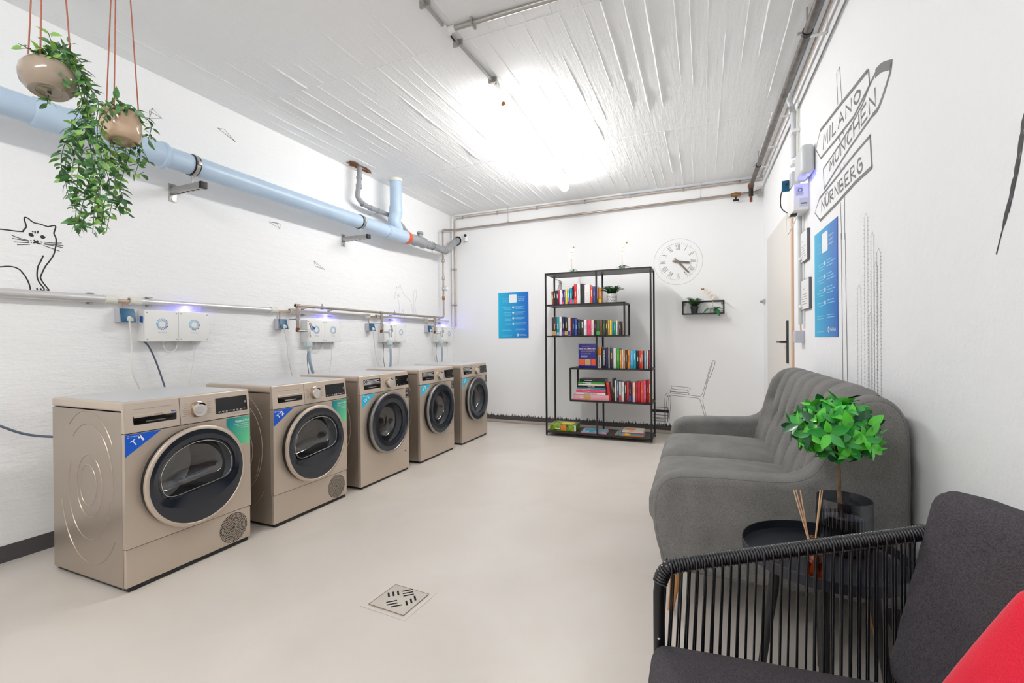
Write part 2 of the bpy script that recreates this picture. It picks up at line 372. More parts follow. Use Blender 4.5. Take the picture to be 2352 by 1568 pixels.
# ceiling conduits meeting at a junction
def pipe(name, pts, r, m, label, cat='pipe', group=None, seg=12, root=None, smoothn=0, clips=None, clipm=None):
    mb = MB(m)
    if smoothn: pts = catmull(pts, smoothn)
    mb.tube(pts, r, seg)
    if root is None:
        return single(mb, name, label, cat, pts[0], group)
    return W(mb, name, root)
def rounded(pts, r, n=5):
    pts = [Vector(p) for p in pts]; out = [pts[0]]
    for i in range(1, len(pts) - 1):
        a, b_, c = pts[i - 1], pts[i], pts[i + 1]; u = (a - b_); v = (c - b_); rr = min(r, u.length * .45, v.length * .45)
        p, q = b_ + u.normalized() * rr, b_ + v.normalized() * rr
        for k in range(n + 1): t = k / n; out.append((1 - t) ** 2 * p + 2 * t * (1 - t) * b_ + t * t * q)
    out.append(pts[-1]); return out
zc_ = ZC - 0.018
J = PZ(1027, 70, zc_)
tc_ = thing('ceiling_conduit', 'thin grey conduits branching along the ceiling to the tube lamp', 'pipe', J)
runs = [((J.x, J.y + 0.03, zc_), (pa.x, pa.y - 0.08, zc_)), ((J.x, J.y - 0.05, zc_), (J.x - 0.02, -1.2, zc_)), ((J.x + 0.03, J.y, zc_), (0.4, J.y + 0.03, zc_))]
for k, (a, b_) in enumerate(runs):
    m = MB(m_steel); m.cyl(a, b_, 0.010 if k < 2 else 0.014, 12); W(m, 'conduit_run', tc_)
for (q0, q1, r_) in (((J.x, J.y - 0.05, zc_), (J.x, J.y + 0.03, zc_), 0.014), ((J.x + .01, J.y, zc_), (J.x + .05, J.y, zc_), 0.018), ((pa.x, pa.y - 0.16, zc_), (pa.x, pa.y - 0.08, zc_ - .01), 0.013)):
    m = MB(m_white); m.cyl(q0, q1, r_); W(m, 'conduit_socket', tc_)
m = MB(m_black); m.tube(catmull([(J.x, J.y + .03, zc_ - .005), (J.x + .01, J.y + .06, zc_ - .02), (J.x, J.y + .09, zc_ - .004)], 5), 0.005, 8); W(m, 'cable', tc_)
for (x, y, ax) in [(J.x, J.y - 0.22, 0), (J.x, J.y + 0.12, 0), (pa.x, pa.y - 0.2, 0), (J.x + 0.16, J.y + .005, 1), (J.x, 1.2, 0)]:
    m = MB(m_steel)
    if ax == 0: m.box((x - 0.03, y - 0.006, ZC - 0.036), (x + 0.03, y + 0.006, ZC))
    else: m.box((x - 0.006, y - 0.03, ZC - 0.036), (x + 0.006, y + 0.03, ZC))
    W(m, 'pipe_clip', tc_)
# ================================================================ WASHING MACHINES
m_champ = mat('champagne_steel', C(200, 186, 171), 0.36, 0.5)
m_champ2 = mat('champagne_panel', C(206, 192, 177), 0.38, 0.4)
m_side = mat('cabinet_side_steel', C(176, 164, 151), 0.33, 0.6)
m_topg = mat('worktop_grey', C(196, 196, 198), 0.35)
m_groove = mat('dark_groove', C(70, 60, 52), 0.6)
m_navy = mat('door_dark_glass', C(26, 32, 42), 0.12, spec=0.6)
m_gloss = mat('gloss_black', C(10, 10, 12), 0.08)
m_chrome = mat('chrome', C(215, 215, 215), 0.15, 1.0)
m_ringg = mat('grey_metal_ring', C(150, 148, 146), 0.3, 0.8)
m_knob = mat('knob_face', C(225, 222, 218), 0.3, 0.6)
m_knobs = mat('knob_side', C(190, 170, 150), 0.25, 0.9)
m_txtw = mat('white_print', C(240, 242, 244), 0.5)
m_txtd = mat('grey_print', C(120, 112, 104), 0.5)
m_blue = mat('sticker_blue', C(0, 84, 196), 0.4)
m_cyan = mat('sticker_cyan', C(22, 186, 226), 0.4)
m_teal = gradmat('sticker_teal', C(10, 130, 138), C(110, 214, 150), (0, 0.8, -0.6), 0.03, 0.19)
m_drum = mat('drum_steel', C(186, 184, 182), 0.3, 0.8, bump=(120, 0.6, 0.003))
m_bowl = clearglass('door_bowl_glass', (0.82, 0.83, 0.85, 1), 0.35)
m_rubber = mat('grey_gasket', C(128, 130, 134), 0.45)
def annulus(mb, inner, outer, z0, z1=None):
    """faces between two equal-length outlines in YZ at x=z0 (outer may sit at x=z1)"""
    n = len(inner); z1 = z0 if z1 is None else z1
    vs_ = [(z0, p[0], p[1]) for p in inner] + [(z1, p[0], p[1]) for p in outer]
    mb.add(vs_, [(i, (i + 1) % n, n + (i + 1) % n, n + i) for i in range(n)], False)
def circ(cy, cz, r, n=64, ph=0.0): return [(cy + r * math.cos(2 * math.pi * k / n + ph), cz + r * math.sin(2 * math.pi * k / n + ph)) for k in range(n)]
def rect_on_rays(cy, cz, y0, y1, z0, z1, n=64):
    out = []
    for k in range(n):
        a = 2 * math.pi * k / n; dy, dz = math.cos(a), math.sin(a); t = 1e9
        if dy > 1e-9: t = min(t, (y1 - cy) / dy)
        if dy < -1e-9: t = min(t, (y0 - cy) / dy)
        if dz > 1e-9: t = min(t, (z1 - cz) / dz)
        if dz < -1e-9: t = min(t, (z0 - cz) / dz)
        out.append((cy + dy * t, cz + dz * t))
    # snap nearest rays to the corners
    for (a, b_) in [(y0, z0), (y0, z1), (y1, z0), (y1, z1)]:
        j = min(range(n), key=lambda q: (out[q][0] - a) ** 2 + (out[q][1] - b_) ** 2); out[j] = (a, b_)
    return out
def outline_on_rays(cy, cz, poly, n=64):
    out = []; P_ = poly
    for k in range(n):
        a = 2 * math.pi * k / n; d = Vector((math.cos(a), math.sin(a))); best = None
        for i in range(len(P_)):
            p = Vector(P_[i][:2]) - Vector((cy, cz)); q = Vector(P_[(i + 1) % len(P_)][:2]) - Vector((cy, cz)); e = q - p
            den = d.x * e.y - d.y * e.x
            if abs(den) < 1e-12: continue
            t = (p.x * e.y - p.y * e.x) / den; s_ = (p.x * d.y - p.y * d.x) / den
            if t > 0 and -1e-6 <= s_ <= 1 + 1e-6 and (best is None or t > best): best = t
        out.append((cy + d.x * best, cz + d.y * best))
    return out
H_, WD = 0.845, 0.60
def machine(kind, y0, code, label):
    dry = kind == 'dryer'; root = thing('tumble_dryer' if dry else 'washing_machine', label, 'tumble dryer' if dry else 'washing machine', (-2.35, y0, 0), 'row of machines along the left wall')
    def B(mb, name, lab=None, par=None):
        o = mb.build(name, par or root)
        if lab: o['label'] = lab
        return o
    zk = 0.195 if dry else 0.02
    # cabinet shell
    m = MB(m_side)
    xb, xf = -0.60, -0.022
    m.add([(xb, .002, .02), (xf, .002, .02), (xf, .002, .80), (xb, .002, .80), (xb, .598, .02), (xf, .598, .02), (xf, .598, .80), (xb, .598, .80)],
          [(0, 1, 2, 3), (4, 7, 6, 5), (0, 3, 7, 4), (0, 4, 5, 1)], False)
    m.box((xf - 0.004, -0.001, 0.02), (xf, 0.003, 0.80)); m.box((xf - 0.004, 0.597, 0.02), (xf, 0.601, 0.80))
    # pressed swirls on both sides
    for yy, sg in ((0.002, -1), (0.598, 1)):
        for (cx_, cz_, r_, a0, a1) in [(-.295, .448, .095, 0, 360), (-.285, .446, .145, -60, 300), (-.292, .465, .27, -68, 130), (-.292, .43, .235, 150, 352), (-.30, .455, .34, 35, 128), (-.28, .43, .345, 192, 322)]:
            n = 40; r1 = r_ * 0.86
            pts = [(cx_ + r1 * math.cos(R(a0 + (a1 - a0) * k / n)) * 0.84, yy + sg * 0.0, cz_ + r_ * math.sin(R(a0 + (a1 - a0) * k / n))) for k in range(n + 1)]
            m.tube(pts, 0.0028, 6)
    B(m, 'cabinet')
    m = MB(m_champ2, m_topg); m.box((-.605, 0, .803), (-0.012, WD, H_), 0.010); m.use(1); m.box((-.59, .014, H_ - .001), (-0.02, WD - .014, H_ + .0012)); B(m, 'top_panel')
    # front with the door opening
    cy, cz = (.297, .452) if dry else (.305, .457); n = 64
    m = MB(m_champ, m_groove)
    hole = circ(cy, cz, .215, n); rc = rect_on_rays(cy, cz, 0.0, WD, zk, .703, n)
    annulus(m, hole, rc, 0.0)
    m.add([(0, 0, zk), (-.022, 0, zk), (-.022, 0, .703), (0, 0, .703), (0, WD, zk), (-.022, WD, zk), (-.022, WD, .703), (0, WD, .703)], [(0, 1, 2, 3), (4, 7, 6, 5), (0, 4, 5, 1), (3, 2, 6, 7)], False)
    m.use(1); m.box((-.02, 0.001, .701), (-.004, WD - .001, .709))
    B(m, 'front_panel')
    if dry:
        m = MB(m_champ); m.box((-.022, 0.001, .022), (-.003, WD - .001, zk - .003), 0.003); kp = B(m, 'kick_plate')
        m = MB(m_gloss); gy, gz = .500, .105
        for ring in range(1, 11):
            r_ = ring * 0.0075; nn = int(2 * math.pi * r_ / 0.0078); ph = ring * 0.4
            for q in range(nn):
                a0 = 2 * math.pi * q / nn + ph; a1 = a0 + 2 * math.pi / nn * 0.7
                pts = [(-.0022, gy + rr * math.cos(a), gz + rr * math.sin(a)) for rr, a in ((r_ - .0023, a0), (r_ + .0023, a0), (r_ + .0023, a1), (r_ - .0023, a1))]
                m.add(pts, [(0, 3, 2, 1)], False)
        m.cyl((-.003, gy, gz), (-.002, gy, gz), 0.004, 12)
        B(m, 'vent_grille', par=kp)
    else:
        m = MB(m_champ, m_gloss); m.tube([(0.0, .517 + .075 * math.cos(a), .1 + .075 * math.sin(a)) for a in [2 * math.pi * k / 48 for k in range(48)]], 0.0014, 5, closed=True)
        m.box((-.001, .535, .170), (.0015, .551, .182)) ; m.use(1); m.box((0, .537, .171), (.0022, .549, .176)); B(m, 'filter_flap')
    # control panel
    m = MB(m_champ2, m_groove)
    m.add([(0, 0, .7075), (-.0039, 0, .75), (-.012, 0, H_ - .006), (-.022, 0, H_), (-.03, 0, .7075), (0, WD, .7075), (-.0039, WD, .75), (-.012, WD, H_ - .006), (-.022, WD, H_), (-.03, WD, .7075)],
          [(0, 5, 6, 1), (1, 6, 7, 2), (2, 7, 8, 3), (3, 8, 9, 4), (4, 9, 5, 0), (0, 1, 2, 3, 4), (9, 8, 7, 6, 5)], False)
    cp = B(m, 'control_panel')
    fx = lambda z: 0.0004 - (z - .7075) / (.839 - .7075) * 0.012
    def face(mb, y0_, y1_, z0_, z1_, e=0.0006):
        mb.add([(fx(z0_) + e, y0_, z0_), (fx(z0_) + e, y1_, z0_), (fx(z1_) + e, y1_, z1_), (fx(z1_) + e, y0_, z1_)], [(0, 1, 2, 3)], False)
    m = MB(m_groove); face(m, .2325, .2345, .708, .838); 
    if dry: face(m, .036, .2, .8085, .8095)
    B(m, 'panel_joint', par=cp)
    # drawer
    dz0, dz1, dy0, dy1 = (.735, .783, .036, .218) if dry else (.738, .815, .047, .238)
    m = MB(m_gloss, m_chrome, m_champ2, m_txtd, m_blue, m_txtw)
    m.box((fx(dz0) - .01, dy0, dz0), (fx(.76) + .0015, dy1, dz0 + .043), 0.002)
    m.use(2 if dry else 1); m.box((-.01, dy0 + .002, dz0 + .036), (fx(.775) + .0035, dy1 - .002, dz0 + .049), 0.001)
    m.use(1); m.box((-.01, dy0 + .05, dz0 + .013), (fx(.75) + .002, dy1 - .05, dz0 + .018))
    m.use(3); m.text('BOSCH', (fx(.78) + .0042, (dy0 + dy1) / 2 + .012, dz0 + .0385), (0, 1, 0), (0, 0, 1), 0.0115, 'c', 0.01)
    m.tube([(fx(.78) + .004, (dy0 + dy1) / 2 - .022 + .004 * math.cos(a), dz0 + .0425 + .004 * math.sin(a)) for a in [k * math.pi / 8 for k in range(16)]], 0.0005, 4, closed=True)
    if dry and code == 'T1': m.use(4); m.box((0, dy1 - .026, dz0 + .0455), (fx(.775) + .0042, dy1 - .004, dz0 + .0495))
    dr = B(m, 'detergent_drawer' if not dry else 'water_tank_drawer')
    if not dry:
        m = MB(m_gloss, m_txtw); face(m, dy0, dy1, .783, .815, .003); m.use(1)
        for q in range(3): face(m, dy0 + .035, dy1 - .012 - .03 * (q % 2), .806 - q * .008, .8085 - q * .008, .0035)
        m.tube([(fx(.8) + .0035, dy0 + .018 + .010 * math.cos(a), .799 + .010 * math.sin(a)) for a in [k * math.pi / 8 for k in range(16)]], 0.0012, 5, closed=True)
        m.box((fx(.8), dy0 + .010, .798), (fx(.8) + .0036, dy0 + .026, .800)); B(m, 'notice_sticker', 'black sticker with white print', cp)
    # knob
    ky, kz, kr = (.318, .7715, .0375) if dry else (.338, .7705, .0385)
    m = MB(m_knobs, m_knob, m_gloss); o_ = (fx(kz) - .002, ky, kz)
    m.lathe([(kr + .003, 0), (kr + .003, .004), (kr, .006), (kr * .97, .022), (kr * .9, .026)], o_, (1, 0, 0), 40); m.use(1)
    m.lathe([(kr * .9, .026), (kr * .86, .027), (kr * .4, .0262), (.0001, .026)], o_, (1, 0, 0), 40); m.use(2)
    m.add([(o_[0] + .0275, ky + rr * math.sin(a), kz + rr * math.cos(a)) for a in [R(-14 + 8 * k) for k in range(9)] for rr in (kr * .72, kr * .9)], [(2 * k, 2 * k + 1, 2 * k + 3, 2 * k + 2) for k in range(8)], False)
    B(m, 'program_knob')
    for s_ in (-1, 1):
        m = MB(m_txtd)
        for q in range(7):
            z_ = .802 - q * .0095; wv = .028 - .006 * (q % 3); e_ = ky + s_ * (kr + .012)
            face(m, min(e_, e_ + s_ * wv), max(e_, e_ + s_ * wv), z_, z_ + .0012, .0008)
        B(m, 'program_print', par=cp)
    if dry: m = MB(m_txtd); face(m, .47, .59, .7215, .7228, .0008); B(m, 'brand_print', par=cp)
    # display
    m = MB(m_gloss, m_txtw); d0, d1 = (.410, .586) if dry else (.430, .600)
    face(m, d0, d1, .733, .814, .0012); m.use(1)
    for q in range(8 if dry else 3):
        yy = d0 + .012 + q * (.020 if dry else .045); face(m, yy, yy + (.011 if q % 3 else .014), .7415, .7432, .0018)
        if q % 2 == 0: face(m, yy, yy + .008, .7375, .7388, .0018)
    face(m, d1 - .016, d1 - .006, .775, .7775, .0018); face(m, d1 - .016, d1 - .008, .782, .7835, .0018)
    if not dry: face(m, d0 + .012, d0 + .02, .786, .789, .0018); face(m, d1 - .022, d1 - .014, .764, .767, .0018)
    B(m, 'display')
    # door
    door = bpy.data.objects.new('door', None); col.objects.link(door); door.parent = root; door.location = (0, cy, cz)
    def D(mb, name, lab=None):
        for i, p in enumerate(mb.v): mb.v[i] = p - Vector((0, cy, cz))
        o = mb.build(name, door)
        if lab: o['label'] = lab
    m = MB(m_gloss); R_ = .243
    m.lathe([(R_ - .012, 0), (R_ - .003, .004), (R_ - .003, .026), (R_ - .01, .030)], (0.0, cy, cz), (1, 0, 0), 72); D(m, 'door_rim_back', 'black rear rim of the door')
    m = MB(m_champ if dry else m_ringg); m.lathe([(R_ - .006, .026), (R_, .029), (R_, .040), (R_ - .003, .0445), (R_ - .016, .0455), (R_ - .018, .043)], (0, cy, cz), (1, 0, 0), 96); D(m, 'door_ring')
    if dry:
        Dp = [(.112, .44), (.110, .49), (.135, .545), (.18, .59), (.24, .618), (.30, .628), (.36, .622), (.42, .597), (.463, .55), (.482, .49), (.476, .435), (.45, .405), (.40, .393), (.30, .382), (.20, .370), (.15, .373), (.125, .395)]
        Dc = [(p[0], p[1]) for p in catmull([(a, b_, 0) for a, b_ in Dp], 5, True)]
        oc = (.297, .50)
        win = outline_on_rays(oc[0], oc[1], Dc, n)
        big = outline_on_rays(oc[0], oc[1], circ(cy, cz, R_ - .017, 96), n)
    else:
        oc = (cy + .002, cz + .004); win = circ(oc[0], oc[1], .155, n); big = outline_on_rays(oc[0], oc[1], circ(cy, cz, R_ - .017, 96), n)
    m = MB(m_navy); mid = [(oc[0] + (w_[0] - oc[0]) * .5 + (b_[0] - oc[0]) * .5, oc[1] + (w_[1] - oc[1]) * .5 + (b_[1] - oc[1]) * .5) for w_, b_ in zip(win, big)]
    annulus(m, mid, big, .0445, .0435); annulus(m, win, mid, .040, .0445); ww = [(oc[0] + (p[0] - oc[0]) * .985, oc[1] + (p[1] - oc[1]) * .985) for p in win]; annulus(m, ww, win, .028, .040)
    for i in range(len(m.sm)): m.sm[i] = True
    D(m, 'door_fascia', 'dark blue-black glass surround')
    # glass bowl reaching into the drum
    m = MB(m_bowl); prev = ww; x_prev = .030
    sc = [(1.0, .030), (.97, .0), (.93, -.03), (.80, -.055), (.5, -.064), (.2, -.066)]
    rings = []
    for s_, x_ in sc: rings.append([(x_, oc[0] + (p[0] - oc[0]) * s_, oc[1] + (p[1] - oc[1]) * s_) for p in ww])
    vs_ = [p for r_ in rings for p in r_]; fs_ = [(i * n + k, i * n + (k + 1) % n, (i + 1) * n + (k + 1) % n, (i + 1) * n + k) for i in range(len(rings) - 1) for k in range(n)]
    fs_.append(tuple((len(rings) - 1) * n + k for k in range(n))); m.add(vs_, fs_, True)
    D(m, 'door_glass')
    if dry:
        m = MB(m_chrome); 
        m.tube([(.034, oc[0] + (p[0] - oc[0]) * .93, oc[1] + (p[1] - oc[1]) * .93) for p in ww], 0.0013, 6, closed=True); D(m, 'glass_edge', 'bright inner edge of the window')
    # drum
    m = MB(m_rubber, m_drum); dr_ = .205
    m.lathe([(.215, 0.0), (.208, -.03), (.19, -.05), (.20, -.07)], (0, cy, cz), (1, 0, 0), 64); m.use(1)
    m.lathe([(.20, -.07), (dr_, -.08), (dr_, -.36), (.16, -.38), (.10, -.37), (.09, -.35), (.02, -.35), (.0001, -.35)], (0, cy, cz), (1, 0, 0), 64)
    for q in range(3):
        a = R(80 + 120 * q); c_ = Vector((-.22, cy + math.cos(a) * (dr_ - .02), cz + math.sin(a) * (dr_ - .02))); m.obox(c_, (.24, .03, .05), (1, 0, 0), (0, -math.sin(a), math.cos(a)), .012)
    B(m, 'drum')
    # feet
    for (fx_, fy) in ((-.05, .05), (-.05, .55), (-.55, .05), (-.55, .55)):
        m = MB(m_black); m.cyl((fx_, fy, 0), (fx_, fy, .03), .02, 14); B(m, 'foot')
    m = MB(m_black); m.box((-.59, .012, .004), (-.008, .588, .0215)); B(m, 'underside_shade')  # black slab standing in for the shadow in the gap under the machine
    # stickers
    sm_ = m_blue if dry else m_cyan; sy = .002 if dry else .022
    m = MB(sm_, m_txtw); m.add([(.0008, sy, .701), (.0008, sy, .603), (.0008, sy + .146, .701)], [(0, 1, 2)], False); m.use(1)
    an = R(33); ex = (0, math.cos(an), math.sin(an)); ey = (0, -math.sin(an), math.cos(an))
    base = Vector((.0014, sy + .052, .658)); exv = Vector(ex)
    m.text(code[0], base - exv * .012, ex, ey, .040, 'c')
    if code[1] == '1':
        q_ = base + exv * (.021 if dry else .026); eyv = Vector(ey)
        m.ribbon([q_ + exv * .001, q_ + exv * .001 + eyv * .028], .0075, (1, 0, 0), .0); m.ribbon([q_ + exv * .001 + eyv * .0265, q_ - exv * .008 + eyv * .019], .006, (1, 0, 0), .0)
    else: m.text(code[1], base + exv * (.016 if dry else .022), ex, ey, .040, 'c', 0.03)
    m.tube([(.0012, sy + .011 + .0042 * math.cos(a), .6915 + .0042 * math.sin(a)) for a in [k * math.pi / 8 for k in range(16)]], 0.0007, 4, closed=True)
    m.text('WeWash', (.0014, sy + .018, .689), (0, 1, 0), (0, 0, 1), .0075, 'l')
    B(m, 'code_sticker', f'{"blue" if dry else "cyan"} triangular sticker reading {code}')
    if dry:
        m = MB(m_teal, m_txtw); arc = [(.0008, cy + .262 * math.cos(a), cz + .262 * math.sin(a)) for a in [R(53 - 5 * k) for k in range(7)]]
        pts = [(.0008, .463, .699), (.0008, .463, .664)] + arc[1:] + [(.0008, .558, .548), (.0008, .597, .545), (.0008, .597, .699)]
        m.add([(x - .0, y, z) for x, y, z in pts], [tuple(range(len(pts)))], False); m.use(1)
        m.text('Hygiene Plus', (.0014, .592, .672), (0, 1, 0), (0, 0, 1), .0155, 'r', 0.012)
        for q, s_ in enumerate(('Ersetzt nicht die Wäsche,', 'und Textilien werden', 'gründlich rein')): m.text(s_, (.0014, .590, .6585 - q * .0105), (0, 1, 0), (0, 0, 1), .0078, 'r')
        o = m.build('hygiene_sticker'); o.parent = root
        # shift the gradient's origin to the sticker
        me = o.data
        for v in me.vertices: v.co -= Vector((0, .463, .699))
        o.location = (0, .463, .699); o['label'] = 'teal to green sticker reading Hygiene Plus'
    else:
        m = MB(m_gloss, m_txtw); m.box((0, .556, .621), (.0008, .598, .698)); m.use(1)
        for q in range(6): m.box((.0009, .561, .688 - q * .012), (.0012, .593 - .006 * (q % 2), .690 - q * .012))
        B(m, 'info_sticker', 'small black sticker with white print')
    return root
machine('dryer', 1.18, 'T1', 'champagne tumble dryer nearest the viewer, its blue triangle sticker reading T1')
machine('dryer', 1.93, 'T2', 'champagne tumble dryer with a blue triangle sticker reading T2')
machine('washer', 2.67, 'W1', 'champagne washing machine with a cyan triangle sticker reading W1')
machine('washer', 3.44, 'W2', 'champagne washing machine with a cyan triangle sticker reading W2')
machine('washer', 4.21, 'W3', 'champagne washing machine at the far end of the row, sticker reading W3')
# ================================================================ PIPES ON THE LEFT WALL
m_pvc = mat('pale_blue_plastic_pipe', C(184, 205, 226), 0.35, mottle=(5, C(172, 194, 216), 0.6))
m_gpvc = mat('grey_plastic_pipe', C(150, 152, 156), 0.4)
m_orange = mat('orange_seal', C(214, 84, 30), 0.5)
m_alu = mat('brushed_aluminium', C(216, 214, 214), 0.38, 0.6)
m_cream = mat('cream_clamp', C(222, 222, 212), 0.5)
m_rust = mat('rusty_hole', C(166, 98, 54), 0.9, bump=(40, 1.0, 0.02), mottle=(38, C(52, 32, 24), 0.9))
PXc, PZc, PR = -3.07, 2.265, 0.064
def ringclamp(mb, c, axis, r, wd=0.03, seg=28):
    a = Vector(axis).normalized(); mb.lathe([(r, -wd / 2), (r + .004, -wd / 2), (r + .004, wd / 2), (r, wd / 2)], c, a, seg)
yj = PX(908, 520, PXc).y; yo = PX(932, 545, PXc).y
t = thing('drain_pipe', 'large pale blue drain pipe running along the left wall below the ceiling', 'pipe', (PXc, 1.2, PZc))
m = MB(m_pvc); m.tube([(PXc, YB + .02, PZc), (PXc, yj - .10, PZc)], PR, 36); W(m, 'pipe_run', t)
for px_ in (128, 345):
    y = PX(px_, 250 + (px_ - 128) * .33, PXc).y
    m = MB(m_pvc); m.lathe([(PR, -.10), (PR + .009, -.09), (PR + .009, .05), (PR + .016, .055), (PR + .016, .072), (PR + .009, .076), (PR + .001, .09)], (PXc, y, PZc), (0, 1, 0), 40); W(m, 'pipe_socket', t)
ystk = PX(909, 455, PXc).y
m = MB(m_pvc)
m.tube([(PXc, yj - .16, PZc), (PXc, yo - .01, PZc)], PR + .006, 36)
m.lathe([(PR + .002, -.02), (PR + .008, -.018), (PR + .008, .018), (PR + .002, .02)], (PXc, yj - .12, PZc), (0, 1, 0), 36)
br = catmull([(PXc, yj - .01, PZc), (PXc, yj + .03, PZc + .05), (PXc, ystk - .03, PZc + .13), (PXc, ystk, PZc + .22), (PXc, ystk, PZc + .30)], 6)
m.tube(br, PR + .003, 36); ringclamp(m, (PXc, ystk, PZc + .25), (0, 0, 1), PR + .002, .05, 36); W(m, 'branch_fitting', t)
m = MB(m_pvc); m.tube([(PXc, ystk, PZc + .24), (PXc, ystk, ZC)], PR - .002, 36); ringclamp(m, (PXc, ystk, PZc + .285), (0, 0, 1), PR, .02, 36); W(m, 'stack_pipe', t)
m = MB(m_cream); m.lathe([(PR - .001, -.03), (PR + .006, -.028), (PR + .008, 0)], (PXc, ystk, ZC), (0, 0, 1), 36); W(m, 'ceiling_collar', t)
m = MB(m_orange); m.lathe([(PR + .008, -.02), (PR + .010, 0), (PR + .004, .04), (PR - .002, .045)], (PXc, yo, PZc), (0, 1, 0), 36); W(m, 'sealing_ring', t, 'bright orange sealing ring')
ye = 5.10
g = PX(1033, 570, PXc); zE = PZc + .01
m = MB(m_gpvc)
m.lathe([(.058, .0), (.058, .12), (.064, .125), (.064, .15), (.056, .16), (.056, .30), (.064, .305), (.064, .33), (.046, .35), (.043, .40), (.050, .41), (.050, .44), (.042, .45), (.042, ye - yo - .04)], (PXc, yo + .03, PZc + .002), (0, 1, 0), 36)
el = catmull([(PXc, ye - .03, PZc + .002), (PXc, ye + .02, PZc + .005), (PXc - .01, ye + .10, PZc + .045), (PXc - .03, ye + .22, PZc + .13), (PXc - .06, ye + .38, PZc + .20), (PXc - .11, YF, PZc + .235)], 6)
m.tube(el, .043, 30); ringclamp(m, el[4], el[6] - el[3], .043, .03); ringclamp(m, el[-9], el[-7] - el[-10], .043, .03); W(m, 'grey_pipe_end', t, 'grey plastic pipe section entering the far wall')
m = MB(m_gpvc); m.lathe([(.028, 0), (.028, .05), (.04, .055), (.04, .075), (.035, .08), (0.0001, .08)], (PXc, yo + .28, PZc + .04), (0, 0, 1), 28); W(m, 'cleanout_cap', t)
m = MB(m_black); m.lathe([(.046, -.002), (.062, -.003), (.066, 0)], (PXc - .11, YF, PZc + .235), (0, 1, 0), 24); W(m, 'wall_hole', t)
for yy in (ye - .30, ye - .06):
    m = MB(m_steel); ringclamp(m, (PXc, yy, PZc + .002), (0, 1, 0), .043, .02); m.cyl((PXc, yy, PZc + .045), (PXc, yy, PZc + .07), .006, 8); m.cyl((PXc, yy, PZc - .045), (PXc, yy, PZc - .075), .006, 8); W(m, 'pipe_clamp', t)
# small grey waste pipe
P3 = [PX(826, 386, -3.17), PX(824, 428, -3.17), PX(820, 452, -3.17), PX(833, 468, -3.17), PX(852, 478, -3.17), PX(890, 492, -3.17)]
P3[0].z = ZC + 0.01; q = P3[-1]; P3 += [Vector((-3.17, ystk + .10, q.z - .02)), Vector((-3.15, ystk + .20, q.z - .06)), Vector((-3.10, ystk + .27, PZc + .05))]
tw = thing('waste_pipe', 'thin grey waste pipe dropping from a rusty hole in the ceiling', 'pipe', P3[0])
m = MB(m_gpvc); m.tube(rounded(P3, .05), .024, 20); W(m, 'pipe_run', tw)
for i, (c, ax) in enumerate([(P3[1] * .6 + P3[0] * .4, (0, 0, 1)), (P3[1], (0, 0, 1)), (P3[3], P3[4] - P3[3]), (P3[4], P3[5] - P3[4])]):
    m = MB(m_gpvc); ringclamp(m, c, ax, .0245, .02 + .02 * (i % 2), 20); W(m, 'pipe_socket', tw)
m = MB(m_steel); c = P3[4] * .6 + P3[5] * .4; ringclamp(m, c, P3[5] - P3[4], .025, .02, 20); m.cyl(c + Vector((0, 0, -.02)), (XL, c.y, c.z - .03), .005, 8); W(m, 'pipe_clamp', tw)
m = MB(m_rust); n = 28; pts = []
for k in range(n):
    a = 2 * math.pi * k / n; r_ = (.055 + .10 * abs(math.sin(a)) ** 3) * (.75 + .5 * rnd.random()); pts.append((P3[0].x - .01 + r_ * math.cos(a) * .8, P3[0].y + r_ * math.sin(a) * 1.0, ZC - .0035 - .006 * rnd.random()))
m.add(pts + [(P3[0].x, P3[0].y, ZC - .002)], [(k, n, (k + 1) % n) for k in range(n)], False); W(m, 'rusty_hole', tw, 'ragged rusty hole edge in the ceiling')
# brackets carrying the big pipe
for (px_, py_, lab) in [(396, 440, 'grey steel bracket with black end cap holding the blue pipe beside the hanging plants'), (788, 550, 'grey steel bracket holding the blue pipe near its branch')]:
    p = LW(px_, py_); t = thing('pipe_bracket', lab, 'bracket', p, 'brackets under the large drain pipe'); z = p.z
    m = MB(m_steel); m.box((XL, p.y - .025, z - .07), (XL + .006, p.y + .025, z + .05), .002); m.cyl((XL, p.y, z + .035), (XL + .012, p.y, z + .035), .009, 6); m.cyl((XL, p.y, z - .055), (XL + .012, p.y, z - .055), .009, 6); W(m, 'wall_plate', t)
    m = MB(m_steel, m_black); m.box((XL + .006, p.y - .02, z - .02), (XL + .31, p.y + .02, z + .02), .003); m.use(1)
    for k in range(5): m.box((XL + .05 + k * .05, p.y - .007, z - .0212), (XL + .075 + k * .05, p.y + .007, z - .0200))
    W(m, 'bracket_arm', t)
    m = MB(m_black); m.box((XL + .30, p.y - .021, z - .021), (XL + .325, p.y + .021, z + .021), .002); W(m, 'end_cap', t)
    m = MB(m_steel); m.cyl((PXc, p.y, z + .015), (PXc, p.y, PZc - PR), .005, 8); m.cyl((PXc, p.y, PZc - PR - .025), (PXc, p.y, PZc - PR - .004), .009, 6); W(m, 'threaded_rod', t)
    m = MB(m_black, m_steel); ringclamp(m, (PXc, p.y, PZc), (0, 1, 0), PR, .038, 40); m.use(1); ringclamp(m, (PXc, p.y, PZc), (0, 1, 0), PR + .002, .022, 40); m.box((PXc + PR, p.y - .012, PZc - .012), (PXc + PR + .022, p.y + .012, PZc + .012), .003); W(m, 'pipe_clamp', t)
